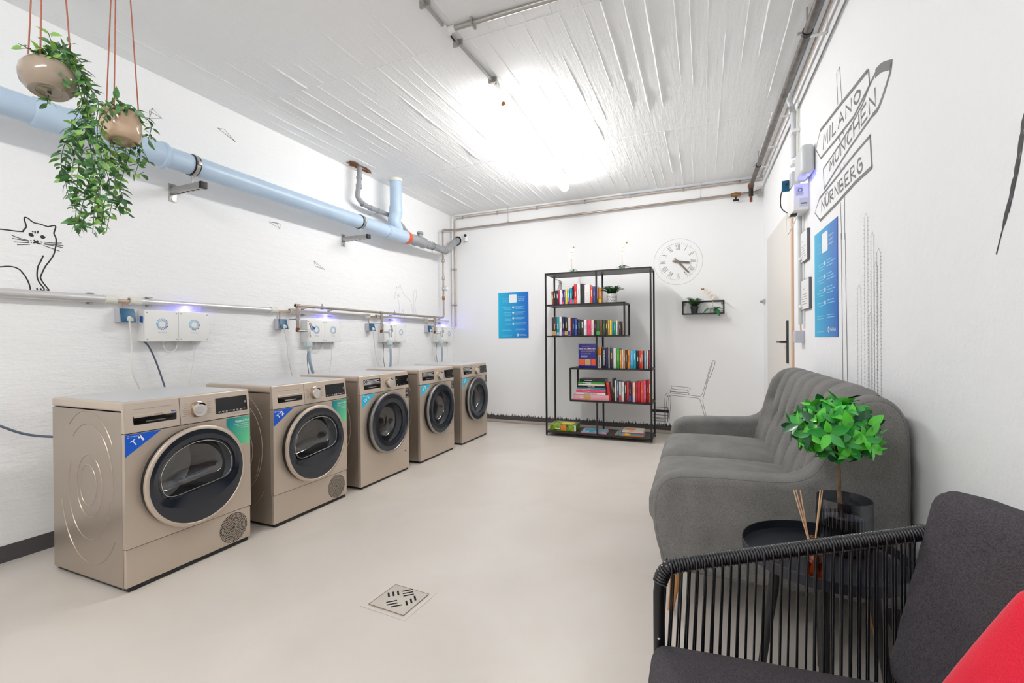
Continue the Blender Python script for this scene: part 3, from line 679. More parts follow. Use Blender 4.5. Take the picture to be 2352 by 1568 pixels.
# ---------------------------------------------------------------- cable conduit along the left wall
zT = 1.368; XC = XL + .032
t = thing('wall_conduit', 'long aluminium cable conduit running along the left wall above the machines', 'conduit', (XC, 2.0, zT))
def LY(px_, x=XC, z=zT):
    # y on the left wall run for an image column
    a, b_ = 0.2, 5.59
    d = ray(px_, 700); 
    k = (x - CAM.x) / d.x; y = CAM.y + d.y * k
    return y
segs = [(YB + .05, LY(252), .024), (LY(312), LY(628), .019), (LY(672), LY(842), .018), (LY(868), LY(976), .016), (LY(1000), 5.45, .014)]
for a, b_, r_ in segs:
    m = MB(m_alu); m.tube([(XC, a, zT), (XC, b_, zT)], r_, 20); W(m, 'conduit_tube', t)
ends = [(LY(252), 1), (LY(310), -1), (LY(628), 1), (LY(672), -1), (LY(842), 1), (LY(868), -1), (LY(976), 1), (LY(1000), -1)]
for y, s_ in ends:
    m = MB(m_cream); m.lathe([(.016, -.032), (.0265, -.03), (.0265, .03), (.016, .032)], (XC, y, zT), (0, 1, 0), 22); W(m, 'conduit_end', t)
m_cab = mat('beige_cable', C(200, 176, 156), 0.5)
for a, b_ in [(LY(252), LY(310)), (LY(628), LY(672)), (LY(842), LY(868)), (LY(976), LY(1000))]:
    m = MB(m_cab); m.tube([(XC, a, zT - .004), (XC, b_, zT - .004)], .011, 10); W(m, 'cable', t)
for px_ in (210, 345, 700, 760, 900, 1012):
    y = LY(px_); m = MB(m_steel); m.box((XL, y - .012, zT - .032), (XC + .004, y + .012, zT - .026)); m.box((XL, y - .012, zT + .026), (XC + .004, y + .012, zT + .032)); m.box((XL, y - .012, zT - .03), (XL + .004, y + .012, zT + .03)); W(m, 'pipe_clip', t)
# ---------------------------------------------------------------- water pipe along the left wall and up into the corner
m_wp = mat('zinc_water_pipe', C(172, 160, 150), 0.35, 0.7)
XW = XL + .098
A = PX(684, 752, XW); B_ = PX(685, 702, XW); D_ = PX(1019, 730, XW); zW = B_.z
def ZW(y): return B_.z + (D_.z - B_.z) * (y - B_.y) / (D_.y - B_.y)
E_ = Vector((XW, D_.y, 0)); topz = PX(1024, 532, XW).z
yfp = YF - .055
t = thing('water_pipe', 'narrow metal water pipe feeding the washing machine taps and climbing the corner', 'pipe', (XW, 3.5, zW))
path = rounded([(XW, A.y, A.z), (XW, A.y, B_.z), (XW, D_.y, D_.z), (XW, D_.y, topz)], .045)
m = MB(m_wp); m.tube(path, .0125, 14); W(m, 'pipe_run', t)
for (px_) in (740, 906):
    y = LY(px_, XW); zW = ZW(y); m = MB(m_steel); ringclamp(m, (XW, y, zW), (0, 1, 0), .013, .022, 16); m.cyl((XL, y, zW), (XW, y, zW), .005, 8); m.cyl((XW, y, zW + .012), (XW, y, zW + .035), .005, 8); W(m, 'pipe_clamp', t)
taps = []
for (px_, nm) in [(684, 0), (876, 1), (998, 2)]:
    y = A.y if nm == 0 else LY(px_, XW)
    zW = ZW(y); zq = zW - (1.215 + .002 * nm)
    m = MB(m_wp); m.cyl((XW, y, zW), (XW, y, zW - zq), .0115, 12); ringclamp(m, (XW, y, zW), (0, 1, 0), .012, .05, 14); ringclamp(m, (XW, y, zW - .05), (0, 0, 1), .0115, .03, 14); W(m, 'drop_pipe', t)
    m = MB(m_rust); m.lathe([(.014, 0), (.017, .01), (.016, .03), (.012, .035)], (XW, y, zW - zq - .025), (0, 0, 1), 14); W(m, 'pipe_elbow', t, 'rusty elbow')
    m = MB(m_steel); ringclamp(m, (XW, y, zW - .115), (0, 0, 1), .012, .02, 16); m.cyl((XL, y, zW - .115), (XW, y, zW - .115), .005, 8); W(m, 'pipe_clamp', t)
    taps.append((y, zW - zq - .015))
for z_ in (PX(1022, 664, XW).z, PX(1022, 640, XW).z, PX(1022, 685, XW).z, PX(1022, 600, XW).z):
    m = MB(m_brass if z_ < 1.7 else m_steel); m.lathe([(.013, -.025), (.019, -.02), (.019, .02), (.013, .025)], (XW, D_.y, z_), (0, 0, 1), 14)
    W(m, 'pipe_fitting', t)
zm = PX(1022, 664, XW).z
m = MB(m_chrome, m_white); m.cyl((XW, D_.y, zm), (XW + .05, D_.y, zm), .012); m.lathe([(.0001, .05), (.026, .05), (.030, .055), (.030, .075), (.026, .078)], (XW, D_.y, zm), (1, -.3, 0), 24); m.use(1); m.lathe([(.026, .0782), (.0001, .0782)], (XW, D_.y, zm), (1, -.3, 0), 24); W(m, 'water_meter', t)
# run along the far wall
R2 = PY(1740, 440, yfp); zr = topz
m = MB(m_wp); m.tube(rounded([(XW, D_.y, topz - .04), (XW, D_.y, topz + .01), (XW, yfp, PY(1043, 528, yfp).z), (RW_P.x - .05, yfp, R2.z)], .04), .0125, 14); W(m, 'pipe_run', t)
for px_, py_ in ((1167, 511), (1610, 455)):
    p = PY(px_, py_, yfp); m = MB(m_steel); ringclamp(m, p, (1, 0, 0), .013, .02, 16); m.cyl((p.x, p.y, p.z + .01), (p.x, p.y, ZC), .003, 6); W(m, 'pipe_hanger', t)
p = PY(1690, 447, yfp); m = MB(m_brass, m_black); m.lathe([(.013, -.05), (.021, -.045), (.021, -.02), (.026, -.015), (.026, .015), (.021, .02), (.021, .045), (.013, .05)], p, (1, 0, 0), 18); m.use(1); m.cyl(p, p + Vector((0, 0, -.05)), .008); m.box((p.x - .03, p.y - .01, p.z - .07), (p.x + .03, p.y + .01, p.z - .05), .004); W(m, 'stop_valve', t, 'brass stop valve with a black handle')
m = MB(m_steel); e = Vector((RW_P.x - .05, yfp, R2.z)); ringclamp(m, e, (1, 0, 0), .016, .05, 16); m.box((e.x - .005, e.y - .03, e.z - .05), (e.x + .03, e.y + .03, e.z + .02), .006); W(m, 'pipe_elbow', t)
# second riser and ceiling-level conduits on the far wall
t = thing('far_wall_conduit', 'pair of pale conduits under the ceiling along the far wall and down the corner', 'conduit', (XL + .05, YF - .03, 2.0))
xr_ = PY(1040, 640, YF - .03).x; xr_ = max(xr_, XL + .03)
z1 = PY(1400, 455, YF - .03).z
m = MB(m_white); m.tube(rounded([(xr_, YF - .03, 1.25), (xr_, YF - .03, z1 + .03), (RW_P.x - .02, YF - .03, z1 + .03)], .05), .013, 12); W(m, 'conduit_run', t)
m = MB(m_copper); m.tube(rounded([(xr_ + .035, YF - .022, 1.30), (xr_ + .035, YF - .022, z1 - .008), (RW_P.x - .02, YF - .022, z1 - .008)], .05), .008, 10); W(m, 'conduit_run', t)
m = MB(m_grayp); m.cyl((RW_P.x - 1.5, YF - .03, z1 + .03), (RW_P.x - .04, YF - .03, z1 + .03), .019, 14); W(m, 'conduit_run', t)
for px_ in (1060, 1140, 1232, 1342, 1447, 1570, 1700):
    x = PY(px_, 460, YF - .03).x; m = MB(m_steel); m.box((x - .01, YF - .05, z1 - .02), (x + .01, YF, z1 - .016)); m.box((x - .01, YF - .05, z1 + .045), (x + .01, YF, z1 + .05)); m.box((x - .01, YF - .004, z1 - .02), (x + .01, YF, z1 + .05)); W(m, 'pipe_clip', t)
for z_ in (1.6, 2.1, 2.45):
    m = MB(m_steel); m.box((xr_ - .02, YF - .048, z_ - .008), (xr_ + .05, YF, z_ + .008), .002); W(m, 'pipe_clip', t)
# sensor camera and small device in the corner
p = FW(1073, 546); m = MB(m_white); m.lathe([(.022, 0), (.024, .01), (.024, .085), (.018, .10)], p + Vector((0, -.035, -.06)), (0, 0, 1), 24); t = thing('security_camera', 'small white wall camera with a black lens in the far corner', 'camera', p); W(m, 'housing', t)
m = MB(m_black); m.lathe([(.018, 0), (.018, .012), (.0001, .013)], p + Vector((.003, -.058, .02)), (.15, -1, 0), 22); m.lathe([(.0185, -.01), (.0185, 0)], p + Vector((.003, -.058, .02)), (.15, -1, 0), 22); W(m, 'lens', t)
m = MB(m_white); m.cyl(p + Vector((0, -.035, -.02)), p + Vector((0, 0, -.02)), .01); W(m, 'mount', t)
# ---------------------------------------------------------------- control boxes, sockets, taps, hoses
m_led = mat('blue_light', C(60, 60, 255), 0.4, emit=((0.15, 0.15, 1, 1), 12))
m_flap = mat('dark_teal_flap', C(10, 84, 120), 0.4)
m_sock = mat('socket_grey', C(196, 198, 206), 0.45)
m_cable_w = mat('white_cable', C(232, 230, 226), 0.5)
m_cable_g = mat('slate_cable', C(84, 92, 112), 0.5)
m_hose = mat('blue_grey_hose', C(160, 178, 196), 0.45)
m_clearp = mat('frosted_plastic', C(206, 220, 222), 0.3, trans=0.0, alpha=0.75)
m_logo = gradmat('logo_blues', C(40, 176, 216), C(20, 70, 150), (0, 0.7, -0.7), -0.03, 0.03)
def logo_ring(mb, o, ex, ey, r):
    T0 = mb.T; mb.T = frame(o, ex, ey)
    for k in range(20):
        a = 2 * math.pi * k / 20
        for q in range(3):
            rr = r * (.62 + .16 * q); aa = a + .10 * q; w_ = r * (.045 + .018 * q)
            c = Vector((rr * math.cos(aa), rr * math.sin(aa), 0)); d1 = Vector((math.cos(aa), math.sin(aa), 0)) * r * .065; d2 = Vector((-math.sin(aa), math.cos(aa), 0)) * w_
            mb.add([c - d1 - d2, c + d1 - d2, c + d1 + d2, c - d1 + d2], [(0, 1, 2, 3)], False)
    mb.T = T0
boxes = [(332, 1.3125, 'nearest the viewer above the T1 dryer'), (706, 1.297, 'above the T2 dryer'), (882, 1.290, 'above the W2 washer'), (1004, 1.283, 'above the W3 washer in the far corner')]
BXY = []
for i, (px_, zt, where) in enumerate(boxes):
    y0 = PX(px_, 730, XL + .08).y; y1 = y0 + (.40 if i < 3 else min(.40, YF - .02 - y0)); hw = (y1 - y0) / 2; zb = zt - .195; BXY.append((y0, y1, zb, zt))
    t = thing('control_box', 'white double control box on the left wall ' + where, 'control box', (XL, y0, zb), 'white control boxes on the left wall')
    for k in range(2):
        a, b_ = y0 + k * hw, y0 + (k + 1) * hw
        m = MB(m_white); m.box((XL, a + .001, zb), (XL + .062, b_ - .001, zt), .004); m.box((XL + .060, a, zb - .001), (XL + .080, b_ - .0015, zt + .001), .004); hs = W(m, 'housing', t)
        m = MB(m_steel)
        for yy in (a + .014, b_ - .014):
            for zz in (zb + .014, zt - .014): m.cyl((XL + .078, yy, zz), (XL + .0812, yy, zz), .0045, 10)
        o = m.build('screws', hs, local=False) if False else W(m, 'screw_set', t)
        m = MB(m_logo, mat('pale_print', C(150, 190, 214), 0.5)); logo_ring(m, (0, 0, 0), (0, 1, 0), (0, 0, 1), .036); m.use(1); m.text('WeWash', (0, 0, -.058), (0, 1, 0), (0, 0, 1), .013, 'c')
        o = m.build('logo', t); o.location = Vector((XL + .0806, (a + b_) / 2, (zb + zt) / 2 + .012)) - t.location
    m = MB(m_grayp); ys = [y0 + .13, y0 + .215, y0 + .32]
    for yy in ys: m.cyl((XL + .035, yy, zb - .022), (XL + .035, yy, zb), .013, 14)
    m2 = MB(m_grayp)
    for yy in ys:
        m = MB(m_grayp); m.cyl((XL + .035, yy, zb - .024), (XL + .035, yy, zb), .013, 14); W(m, 'cable_gland', t)
    m = MB(m_cable_w); m.tube(catmull([(XL + .035, ys[0], zb - .02), (XL + .036, ys[0] + .01, zb - .055), (XL + .04, (ys[0] + ys[1]) / 2, zb - .07), (XL + .036, ys[1] - .01, zb - .055), (XL + .035, ys[1], zb - .02)], 6), .0035, 8); W(m, 'loop_cable', t)
    if i < 2:
        m = MB(m_blue, m_txtw); 
        if i == 0: m.add([(XL + .03, y0 - .001, zt - .075), (XL + .062, y0 - .001, zt - .08), (XL + .066, y0 - .002, zt - .04), (XL + .034, y0 - .002, zt - .035)], [(0, 1, 2, 3)], False)
        else: m.add([(XL + .082, y0 + .05, zt - .05), (XL + .082, y0 + .085, zt - .065), (XL + .084, y0 + .08, zt - .085), (XL + .084, y0 + .045, zt - .07)], [(0, 1, 2, 3)], False)
        W(m, 'hanging_tag', t, 'small blue tag on a thread')
    m = MB(m_led); m.lathe([(.004, 0), (.004, .002), (.0001, .003)], (XL + .035, y0 + .29, zt), (0, 0, 1), 12); W(m, 'status_light', t)
    ld = bpy.data.lights.new('status_light_glow', 'POINT'); ld.color = (0.12, 0.10, 1.0); ld.energy = 0.3; ld.shadow_soft_size = .006
    lo = bpy.data.objects.new('status_light_glow', ld); col.objects.link(lo); lo.parent = t; lo.location = Vector((XL + .035, y0 + .29, zt + .014)) - t.location
# sockets
socks = [(262, 'left of the nearest control box'), (629, 'above the T2 dryer'), (838, 'above the W1 washer'), (974, 'above the W2 washer')]
SY = []
for i, (px_, where) in enumerate(socks):
    y0 = LW(px_, 725).y; z1_ = 1.318 - .02 * (i > 0); z0_ = z1_ - .085; SY.append((y0, z0_))
    t = thing('power_socket', 'grey wall socket with a dark teal flap ' + where, 'socket', (XL, y0, z0_), 'wall sockets feeding the machines')
    m = MB(m_sock); m.box((XL, y0, z0_), (XL + .05, y0 + .08, z1_), .004); W(m, 'socket_body', t)
    m = MB(m_flap); m.T = frame((XL + .052, y0 + .04, z1_ - .002), (0, 1, 0), Vector((.28, 0, -1))); m.box((-.037, 0, -.003), (.037, .085, .003), .002); m.T = Matrix.Identity(4); W(m, 'flap', t)
    m = MB(m_white); m.cyl((XL + .05, y0 + .045, z0_ + .03), (XL + .078, y0 + .045, z0_ + .012), .017, 14); W(m, 'plug', t)
    m = MB(m_cab); m.cyl((XL + .02, y0 + .04, z1_), (XL + .02, y0 + .04, zT), .006, 8); W(m, 'feed_cable', t)
# cables hanging from sockets and boxes
def hang(name, pts, r, mt, label, cat='cable', group=None): return pipe(name, catmull(pts, 6), r, mt, label, cat, group, 10)
mach = ['T1 dryer', 'T2 dryer', 'W1 washer', 'W2 washer', 'W3 washer']
ends_px = [[(297, 735), (302, 790), (303, 850), (320, 890)], [(652, 752), (660, 790), (662, 820), (672, 864)], [(856, 755), (860, 790), (864, 820), (874, 850)], [(988, 758), (992, 790), (996, 815), (1003, 838)]]
for i, pp in enumerate(ends_px):
    pts = [LW(px_, py_, .08 - .03 * (k > 0)) for k, (px_, py_) in enumerate(pp)]; pts.append(Vector((XL + .06, pts[-1].y + .02, .75)))
    hang('mains_cable', pts, .0045, m_cable_w, 'white mains cable hanging from the socket %s' % socks[i][1], group='white mains cables')
for i, (y0, y1, zb, zt) in enumerate(BXY):
    hang('white_cable', [(XL + .035, y0 + .32, zb - .02), (XL + .04, y0 + .32, zb - .12), (XL + .05, y0 + .29, zb - .24), (XL + .05, y0 + .27, .75)], .0028, m_cable_w, 'thin white cable under the control box %s' % boxes[i][2], group='thin cables under the control boxes')
    hang('slate_cable', [(XL + .035, y0 + .02, zb), (XL + .035, y0 + .05, zb - .04), (XL + .04, y0 + .09 - .06 * (i > 0), zb - .15), (XL + .06, y0 + .14 - .1 * (i > 0), .76)], .0048 if i == 0 else .003, m_cable_g, 'slate blue cable under the control box %s' % boxes[i][2], group='slate cables under the control boxes')
hang('slate_cable', [LW(-60, 955, .05), LW(0, 978, .06), LW(60, 997, .10), LW(130, 1003, .16), (-2.97, 1.35, .62)], .006, m_cable_g, 'slate blue cable lying along the left wall behind the T1 dryer')
for i, (y, z) in enumerate(taps):
    t = thing('water_tap', 'metal tap with inlet hose above the %s' % mach[i + 1 if i == 0 else i + 2], 'tap', (XW, y, z), 'taps with inlet hoses')
    if i == 0: t['label'] = 'metal tap with inlet hose on the pipe above the T2 dryer'
    xh = XW + .075; yh = y + .05
    m = MB(m_chrome); m.tube(rounded([(XW + .005, y, z - .002), (xh - .02, yh - .01, z), (xh, yh, z), (xh, yh, z - .045)], .02), .011, 14); m.cyl((xh, yh, z - .06), (xh, yh, z - .035), .015, 8); W(m, 'tap_body', t)
    m = MB(m_chrome); m.obox((xh + .01, yh + .012, z + .035), (.022, .012, .07), (1, 0, 0), (0, 1, .35), .004); W(m, 'tap_lever', t)
    m = MB(m_white); m.cyl((xh, yh, z - .085), (xh, yh, z - .058), .016, 18); W(m, 'union_nut', t)
    m = MB(m_clearp); m.box((xh - .022, yh - .045, z - .14), (xh + .022, yh + .018, z - .085), .008); m.cyl((xh, yh, z - .18), (xh, yh, z - .13), .018, 16, .015); W(m, 'aquastop_valve', t)
    m = MB(m_hose); m.tube(catmull([(xh, yh, z - .17), (xh, yh + .005, z - .26), (xh - .01, yh + (.05 if i == 0 else .005), z - .38), (xh - .05, yh + (.09 if i == 0 else .01), .74)], 8), .0125, 14); W(m, 'inlet_hose', t)
# ================================================================ HANGING PLANTS
m_glaze = mat('taupe_glaze', C(150, 134, 118), 0.12, coat=0.5)
m_glaze2 = mat('beige_glaze', C(196, 168, 142), 0.12, coat=0.5)
m_cord = mat('leather_cord', C(158, 84, 56), 0.6)
m_leafA = mat('trailing_leaf', C(78, 128, 62), 0.45, mottle=(60, C(36, 84, 46), 0.9))
m_leafB = mat('trailing_leaf_light', C(124, 168, 78), 0.45)
m_stem = mat('dark_stem', C(64, 84, 54), 0.6)
m_soil = mat('dark_soil', C(46, 38, 32), 0.9, bump=(60, 1, 0.01))
def vine(mb, pts, dens=0.02, L=0.038, wd=0.017, light=0.3, r=0.0012):
    pts = catmull(pts, 8); mb.use(2); mb.tube(pts, r, 5)
    acc = 0; side = 1
    for i in range(1, len(pts)):
        d = pts[i] - pts[i - 1]; acc += d.length
        while acc > dens:
            acc -= dens; t = d.normalized() if d.length > 0 else Vector((0, 0, -1)); sd = t.cross(rvec()).normalized(); dd = (sd * .9 + t * .6 + rvec(.3)).normalized()
            mb.use(1 if rnd.random() < light else 0); l = L * rnd.uniform(.6, 1.15)
            leaf(mb, pts[i] + dd * .004, dd, Vector((.4, -.3, .7)) + rvec(.8), l, wd * l / L, rnd.uniform(.05, .4))
            if rnd.random() < .6:
                mb.use(1 if rnd.random() < light else 0); leaf(mb, pts[i], (-dd + t * .8), Vector((.4, -.3, .7)) + rvec(.8), l * .9, wd * l / L, rnd.uniform(.05, .4))
def q3(px_, py_, x): return PX(px_, py_, x)
# first pot (bowl)
X1 = -2.2
c = q3(112, 178, X1); R1 = .082
t1 = thing('hanging_plant', 'shiny taupe bowl planter hung on leather cords, vines trailing far below it', 'hanging plant', (c.x, c.y, c.z - .055), 'trailing plants hung from the ceiling')
m = MB(m_glaze); zb = c.z - .055
m.lathe([(.0001, .004), (.034, .004), (.036, .001), (.050, .001), (.054, 0), (.058, .004), (.076, .028), (R1, .055), (R1 - .004, .080), (R1 - .016, .102), (R1 - .022, .108), (R1 - .026, .106), (R1 - .020, .092), (R1 - .014, .07)], (c.x, c.y, zb), (-.16, .06, 1), 48); W(m, 'pot', t1)
m = MB(m_soil); m.lathe([(.0001, .094), (.056, .092)], (c.x, c.y, zb), (-.16, .06, 1), 24); W(m, 'soil', t1)
for px_ in (92, 124, 163):
    a = {92: R(215), 124: R(-40), 163: R(80)}[px_]
    p = Vector((c.x + math.cos(a) * (R1 - .018) - .016, c.y + math.sin(a) * (R1 - .018) + .006, zb + .100 + math.cos(a) * .010)); m = MB(m_cord); m.obox((p + Vector((p.x + (c.x - p.x) * .55, p.y + (c.y - p.y) * .55, ZC))) / 2, (.005, .0016, (Vector((p.x + (c.x - p.x) * .55, p.y + (c.y - p.y) * .55, ZC)) - p).length + .004), Vector((1, 0, 0)), Vector((0, 1, 0))) if False else m.tube([p, (p.x + (c.x - p.x) * .6, p.y + (c.y - p.y) * .6, ZC)], .0024, 6); W(m, 'cord', t1)
m = MB(m_leafA, m_leafB, m_stem)
rim = Vector((c.x, c.y, zb + .105))
V1 = [[(165, 150), (185, 190), (200, 260), (190, 330), (175, 400), (180, 460), (172, 520)],
      [(150, 130), (190, 170), (215, 240), (200, 300), (160, 350), (150, 420), (165, 480)],
      [(160, 140), (195, 200), (200, 280), (215, 360), (200, 430), (182, 500), (180, 535)],
      [(140, 120), (175, 150), (195, 220), (180, 290), (150, 320), (140, 370), (150, 415)],
      [(150, 125), (178, 200), (190, 280), (170, 340), (165, 420), (185, 470), (180, 515)],
      [(165, 150), (190, 185), (225, 230), (215, 290), (205, 330), (215, 400), (200, 455)],
      [(150, 150), (185, 230), (165, 300), (185, 360), (230, 380), (215, 440), (215, 480)],
      [(120, 120), (150, 110), (180, 130), (190, 145)], [(100, 125), (75, 115), (45, 100)], [(110, 130), (105, 160), (110, 185), (108, 215), (110, 240)], [(110, 125), (95, 145), (90, 175)],
      [(130, 115), (120, 95), (112, 75)], [(130, 120), (160, 100), (165, 110)], [(120, 130), (135, 160), (140, 185), (150, 200)], [(110, 120), (90, 110), (80, 125)]]
for k, v in enumerate(V1):
    x0 = X1 + rnd.uniform(-.03, .06)
    p = [rim + Vector((rnd.uniform(-.03, .03), rnd.uniform(-.03, .03), 0))] + [q3(a + rnd.uniform(-4, 4), b_, x0 + .02 * math.sin(j + k)) for j, (a, b_) in enumerate(v)]
    vine(m, p, .018 if k < 7 else .015, .040, .017, .3)
W(m, 'foliage', t1)
# second pot
X2 = -2.05
c = q3(279, 288, X2); R2_ = .064
t2 = thing('hanging_plant', 'beige cup planter hung on leather cords with short trailing vines, nearer the pipe clamp', 'hanging plant', (c.x, c.y, c.z - .05), 'trailing plants hung from the ceiling')
m = MB(m_glaze2); zb = c.z - .062
m.lathe([(.0001, .004), (.034, .004), (.036, .001), (.046, 0), (.052, .004), (.060, .016), (R2_, .040), (R2_, .075), (R2_ - .004, .108), (R2_ - .008, .112), (R2_ - .011, .108), (R2_ - .010, .08)], (c.x, c.y, zb), (-.12, .04, 1), 48); W(m, 'pot', t2)
m = MB(m_soil); m.lathe([(.0001, .096), (.053, .094)], (c.x, c.y, zb), (-.12, .04, 1), 24); W(m, 'soil', t2)
for a in (R(200), R(-45), R(85)):
    p = Vector((c.x + math.cos(a) * (R2_ - .004) - .012, c.y + math.sin(a) * (R2_ - .004) + .004, zb + .098 + math.cos(a) * .007)); m = MB(m_cord); m.tube([p, (p.x + (c.x - p.x) * .8, p.y + (c.y - p.y) * .8, ZC)], .0022, 6); W(m, 'cord', t2)
m = MB(m_leafA, m_leafB, m_stem); rim = Vector((c.x, c.y, zb + .105))
V2 = [[(240, 260), (225, 300), (235, 360), (250, 420), (240, 470), (235, 520)], [(250, 250), (235, 310), (240, 380), (225, 440), (218, 500), (212, 535)], [(300, 250), (335, 270), (345, 290), (338, 320)],
      [(310, 260), (320, 310), (325, 360), (315, 400), (330, 395)], [(300, 265), (305, 310), (300, 350), (285, 400), (275, 440), (290, 490)], [(245, 250), (255, 300), (250, 360), (265, 420), (255, 470), (240, 535)],
      [(290, 250), (275, 240), (262, 222)], [(270, 250), (250, 235), (235, 245)], [(300, 250), (310, 330), (330, 350), (345, 375)], [(290, 260), (285, 350), (262, 400), (282, 450), (265, 480)], [(250, 260), (228, 330), (215, 380), (232, 430), (225, 500)], [(265, 255), (280, 245), (300, 255)], [(255, 265), (258, 330), (278, 360), (285, 380)]]
for k, v in enumerate(V2):
    x0 = X2 + rnd.uniform(-.05, .05)
    p = [rim + Vector((rnd.uniform(-.03, .03), rnd.uniform(-.03, .03), -.004))] + [q3(a + rnd.uniform(-4, 4), b_, x0 + .02 * math.sin(j * 1.3 + k)) for j, (a, b_) in enumerate(v)]
    vine(m, p, .018, .038, .018, .35)
W(m, 'foliage', t2)
# ================================================================ DRAWINGS ON THE WALLS
mb = MB(mat('grey_thin_cable', C(176, 178, 182), .5)); mb.tube([RW(1965, -60, .004), RW(1942, 0, .004), RW(1832, 250, .004), RW(1775, 380, .004), RW(1764, 408, .004)], .0035, 8); single(mb, 'wall_cable', 'thin grey cable clipped along the right wall below the ceiling conduits', 'cable', RW(1832, 250))
m_ink = mat('black_wall_paint', C(44, 38, 42), 0.6)
m_inkg = mat('grey_wall_paint', C(112, 112, 114), 0.6)
m_inkl = mat('faint_wall_paint', C(170, 171, 173), 0.6)
NL = Vector((1, 0, 0)); NF = Vector((0, -1, 0))
def strokes(name, label, cat, M, lines, fn, n, wd, mt, group=None, sm=5, ptsmap=None):
    mb = MB(mt); first = None
    for ln in lines:
        w_ = wd; s_ = sm; tp = isinstance(ln, dict) and ln.get('t')
        if isinstance(ln, dict): w_ = ln.get('w', wd); s_ = ln.get('s', sm); ln = ln['p']
        P_ = [fn(*M(a, b_)) for a, b_ in ln]
        if s_ > 1 and len(P_) > 2: P_ = catmull(P_, s_)
        first = first or P_[0]
        if isinstance(w_, float) and tp: w_ = [w_ * max(.12, math.sin(math.pi * k / (len(P_) - 1))) ** .6 for k in range(len(P_))]
        mb.ribbon(P_, w_, n, .0008)
    return single(mb, name, label, cat, first, group)
def crop(ox, oy, s_): return lambda a, b_: (ox + a / s_, oy + b_ / s_)
cm = crop(0, 480, 7.469)
cat = [[(-300, 335), (0, 345), (130, 360), (270, 378), (390, 387)], [(390, 387), (415, 345), (448, 310), (438, 250), (420, 200), (415, 160), (430, 142), (480, 158), (575, 230), (690, 258), (815, 300), (900, 285), (940, 285), (955, 310), (940, 360), (925, 420), (955, 490), (965, 550), (955, 640), (920, 780), (850, 890), (780, 980), (715, 1110), (695, 1180), (730, 1250), (800, 1340), (840, 1390), (800, 1385)],
       [(742, 800), (700, 890), (650, 990), (635, 1110), (645, 1200), (690, 1280), (745, 1350), (755, 1390), (715, 1392), (695, 1365)], [(-300, 990), (0, 990), (110, 982), (230, 992), (330, 1035), (400, 1110), (460, 1200), (500, 1290), (520, 1375)], [(632, 1355), (640, 1388)],
       [(203, 450), (330, 498), (495, 540)], [(210, 503), (340, 522), (495, 553)], [(240, 563), (370, 572), (495, 578)], [(295, 612), (400, 610), (510, 604)], [(765, 570), (900, 582), (1055, 583)], [(765, 592), (920, 610), (1083, 626)], [(765, 605), (930, 630), (1075, 662)], [(748, 625), (880, 672), (1018, 722)],
       {'p': [(585, 535), (615, 570), (675, 596)], 'w': .008}, {'p': [(650, 545), (615, 568), (578, 578)], 'w': .008}, {'p': [(500, 415), (530, 440), (572, 462)], 'w': .019, 't': 1}, {'p': [(692, 472), (730, 479), (772, 483)], 'w': .020, 't': 1}, [(600, 385), (602, 412)], [(655, 378), (640, 412)], [(560, 385), (562, 392)],
       {'p': [(527, 535), (536, 540)], 'w': .005}, {'p': [(530, 568), (540, 574)], 'w': .005}, {'p': [(700, 565), (720, 570)], 'w': .005}, {'p': [(700, 598), (716, 600)], 'w': .005}]
for i, c_ in enumerate(cat):
    if isinstance(c_, list) and 5 <= i <= 12: cat[i] = {'p': c_, 'w': .0035}
strokes('cat_drawing', 'large black line drawing of a cat standing on the conduit, left wall', 'wall drawing', cm, cat, LW, NL, .0065, m_ink)
cm2 = crop(600, 640, 4.276)
cat2 = [[(1325, 70), (1335, 90), (1350, 85), (1365, 62), (1375, 95), (1400, 155), (1440, 190), (1470, 230), (1485, 300), (1492, 360)], [(1325, 70), (1325, 110), (1315, 150), (1310, 195)], [(1335, 175), (1350, 230), (1358, 290), (1345, 360), (1335, 385)], [(1390, 300), (1375, 350), (1365, 385)], [(1390, 300), (1400, 350), (1410, 385)],
        [(1500, 390), (1520, 350), (1510, 250), (1525, 160), (1520, 112), (1505, 115), (1495, 180), (1500, 260), (1495, 360)], [(1330, 160), (1365, 155)], [(1332, 165), (1360, 172)], [(1335, 130), (1342, 132)]]
strokes('cat_drawing', 'small faint line drawing of a sitting cat above the W2 washer', 'wall drawing', cm2, cat2, LW, NL, .0035, m_inkl)
for k, (pl, lab) in enumerate([([(343, 255), (350, 249), (372, 272), (343, 272)], 'beside the beige hanging planter'), ([(500, 294), (515, 297), (541, 326)], 'above the blue drain pipe'), ([(617, 509), (634, 511), (646, 515), (643, 526)], 'just below the middle of the drain pipe'), ([(721, 599), (724, 612), (730, 612), (746, 619)], 'lowest of the four, near the conduit')]):
    P_ = [pl[0], pl[1], pl[2], pl[-1], pl[0]]; mid = ((pl[0][0] * .6 + pl[1][0] * .4 + 1), (pl[0][1] * .4 + pl[1][1] * .6))
    strokes('paper_plane_drawing', 'thin line drawing of a paper plane ' + lab, 'wall drawing', lambda a, b_: (a, b_), [P_, [pl[1], pl[-1]], [pl[0], pl[2]]], LW, NL, .003, m_inkg, 'paper planes drawn on the left wall', 1)
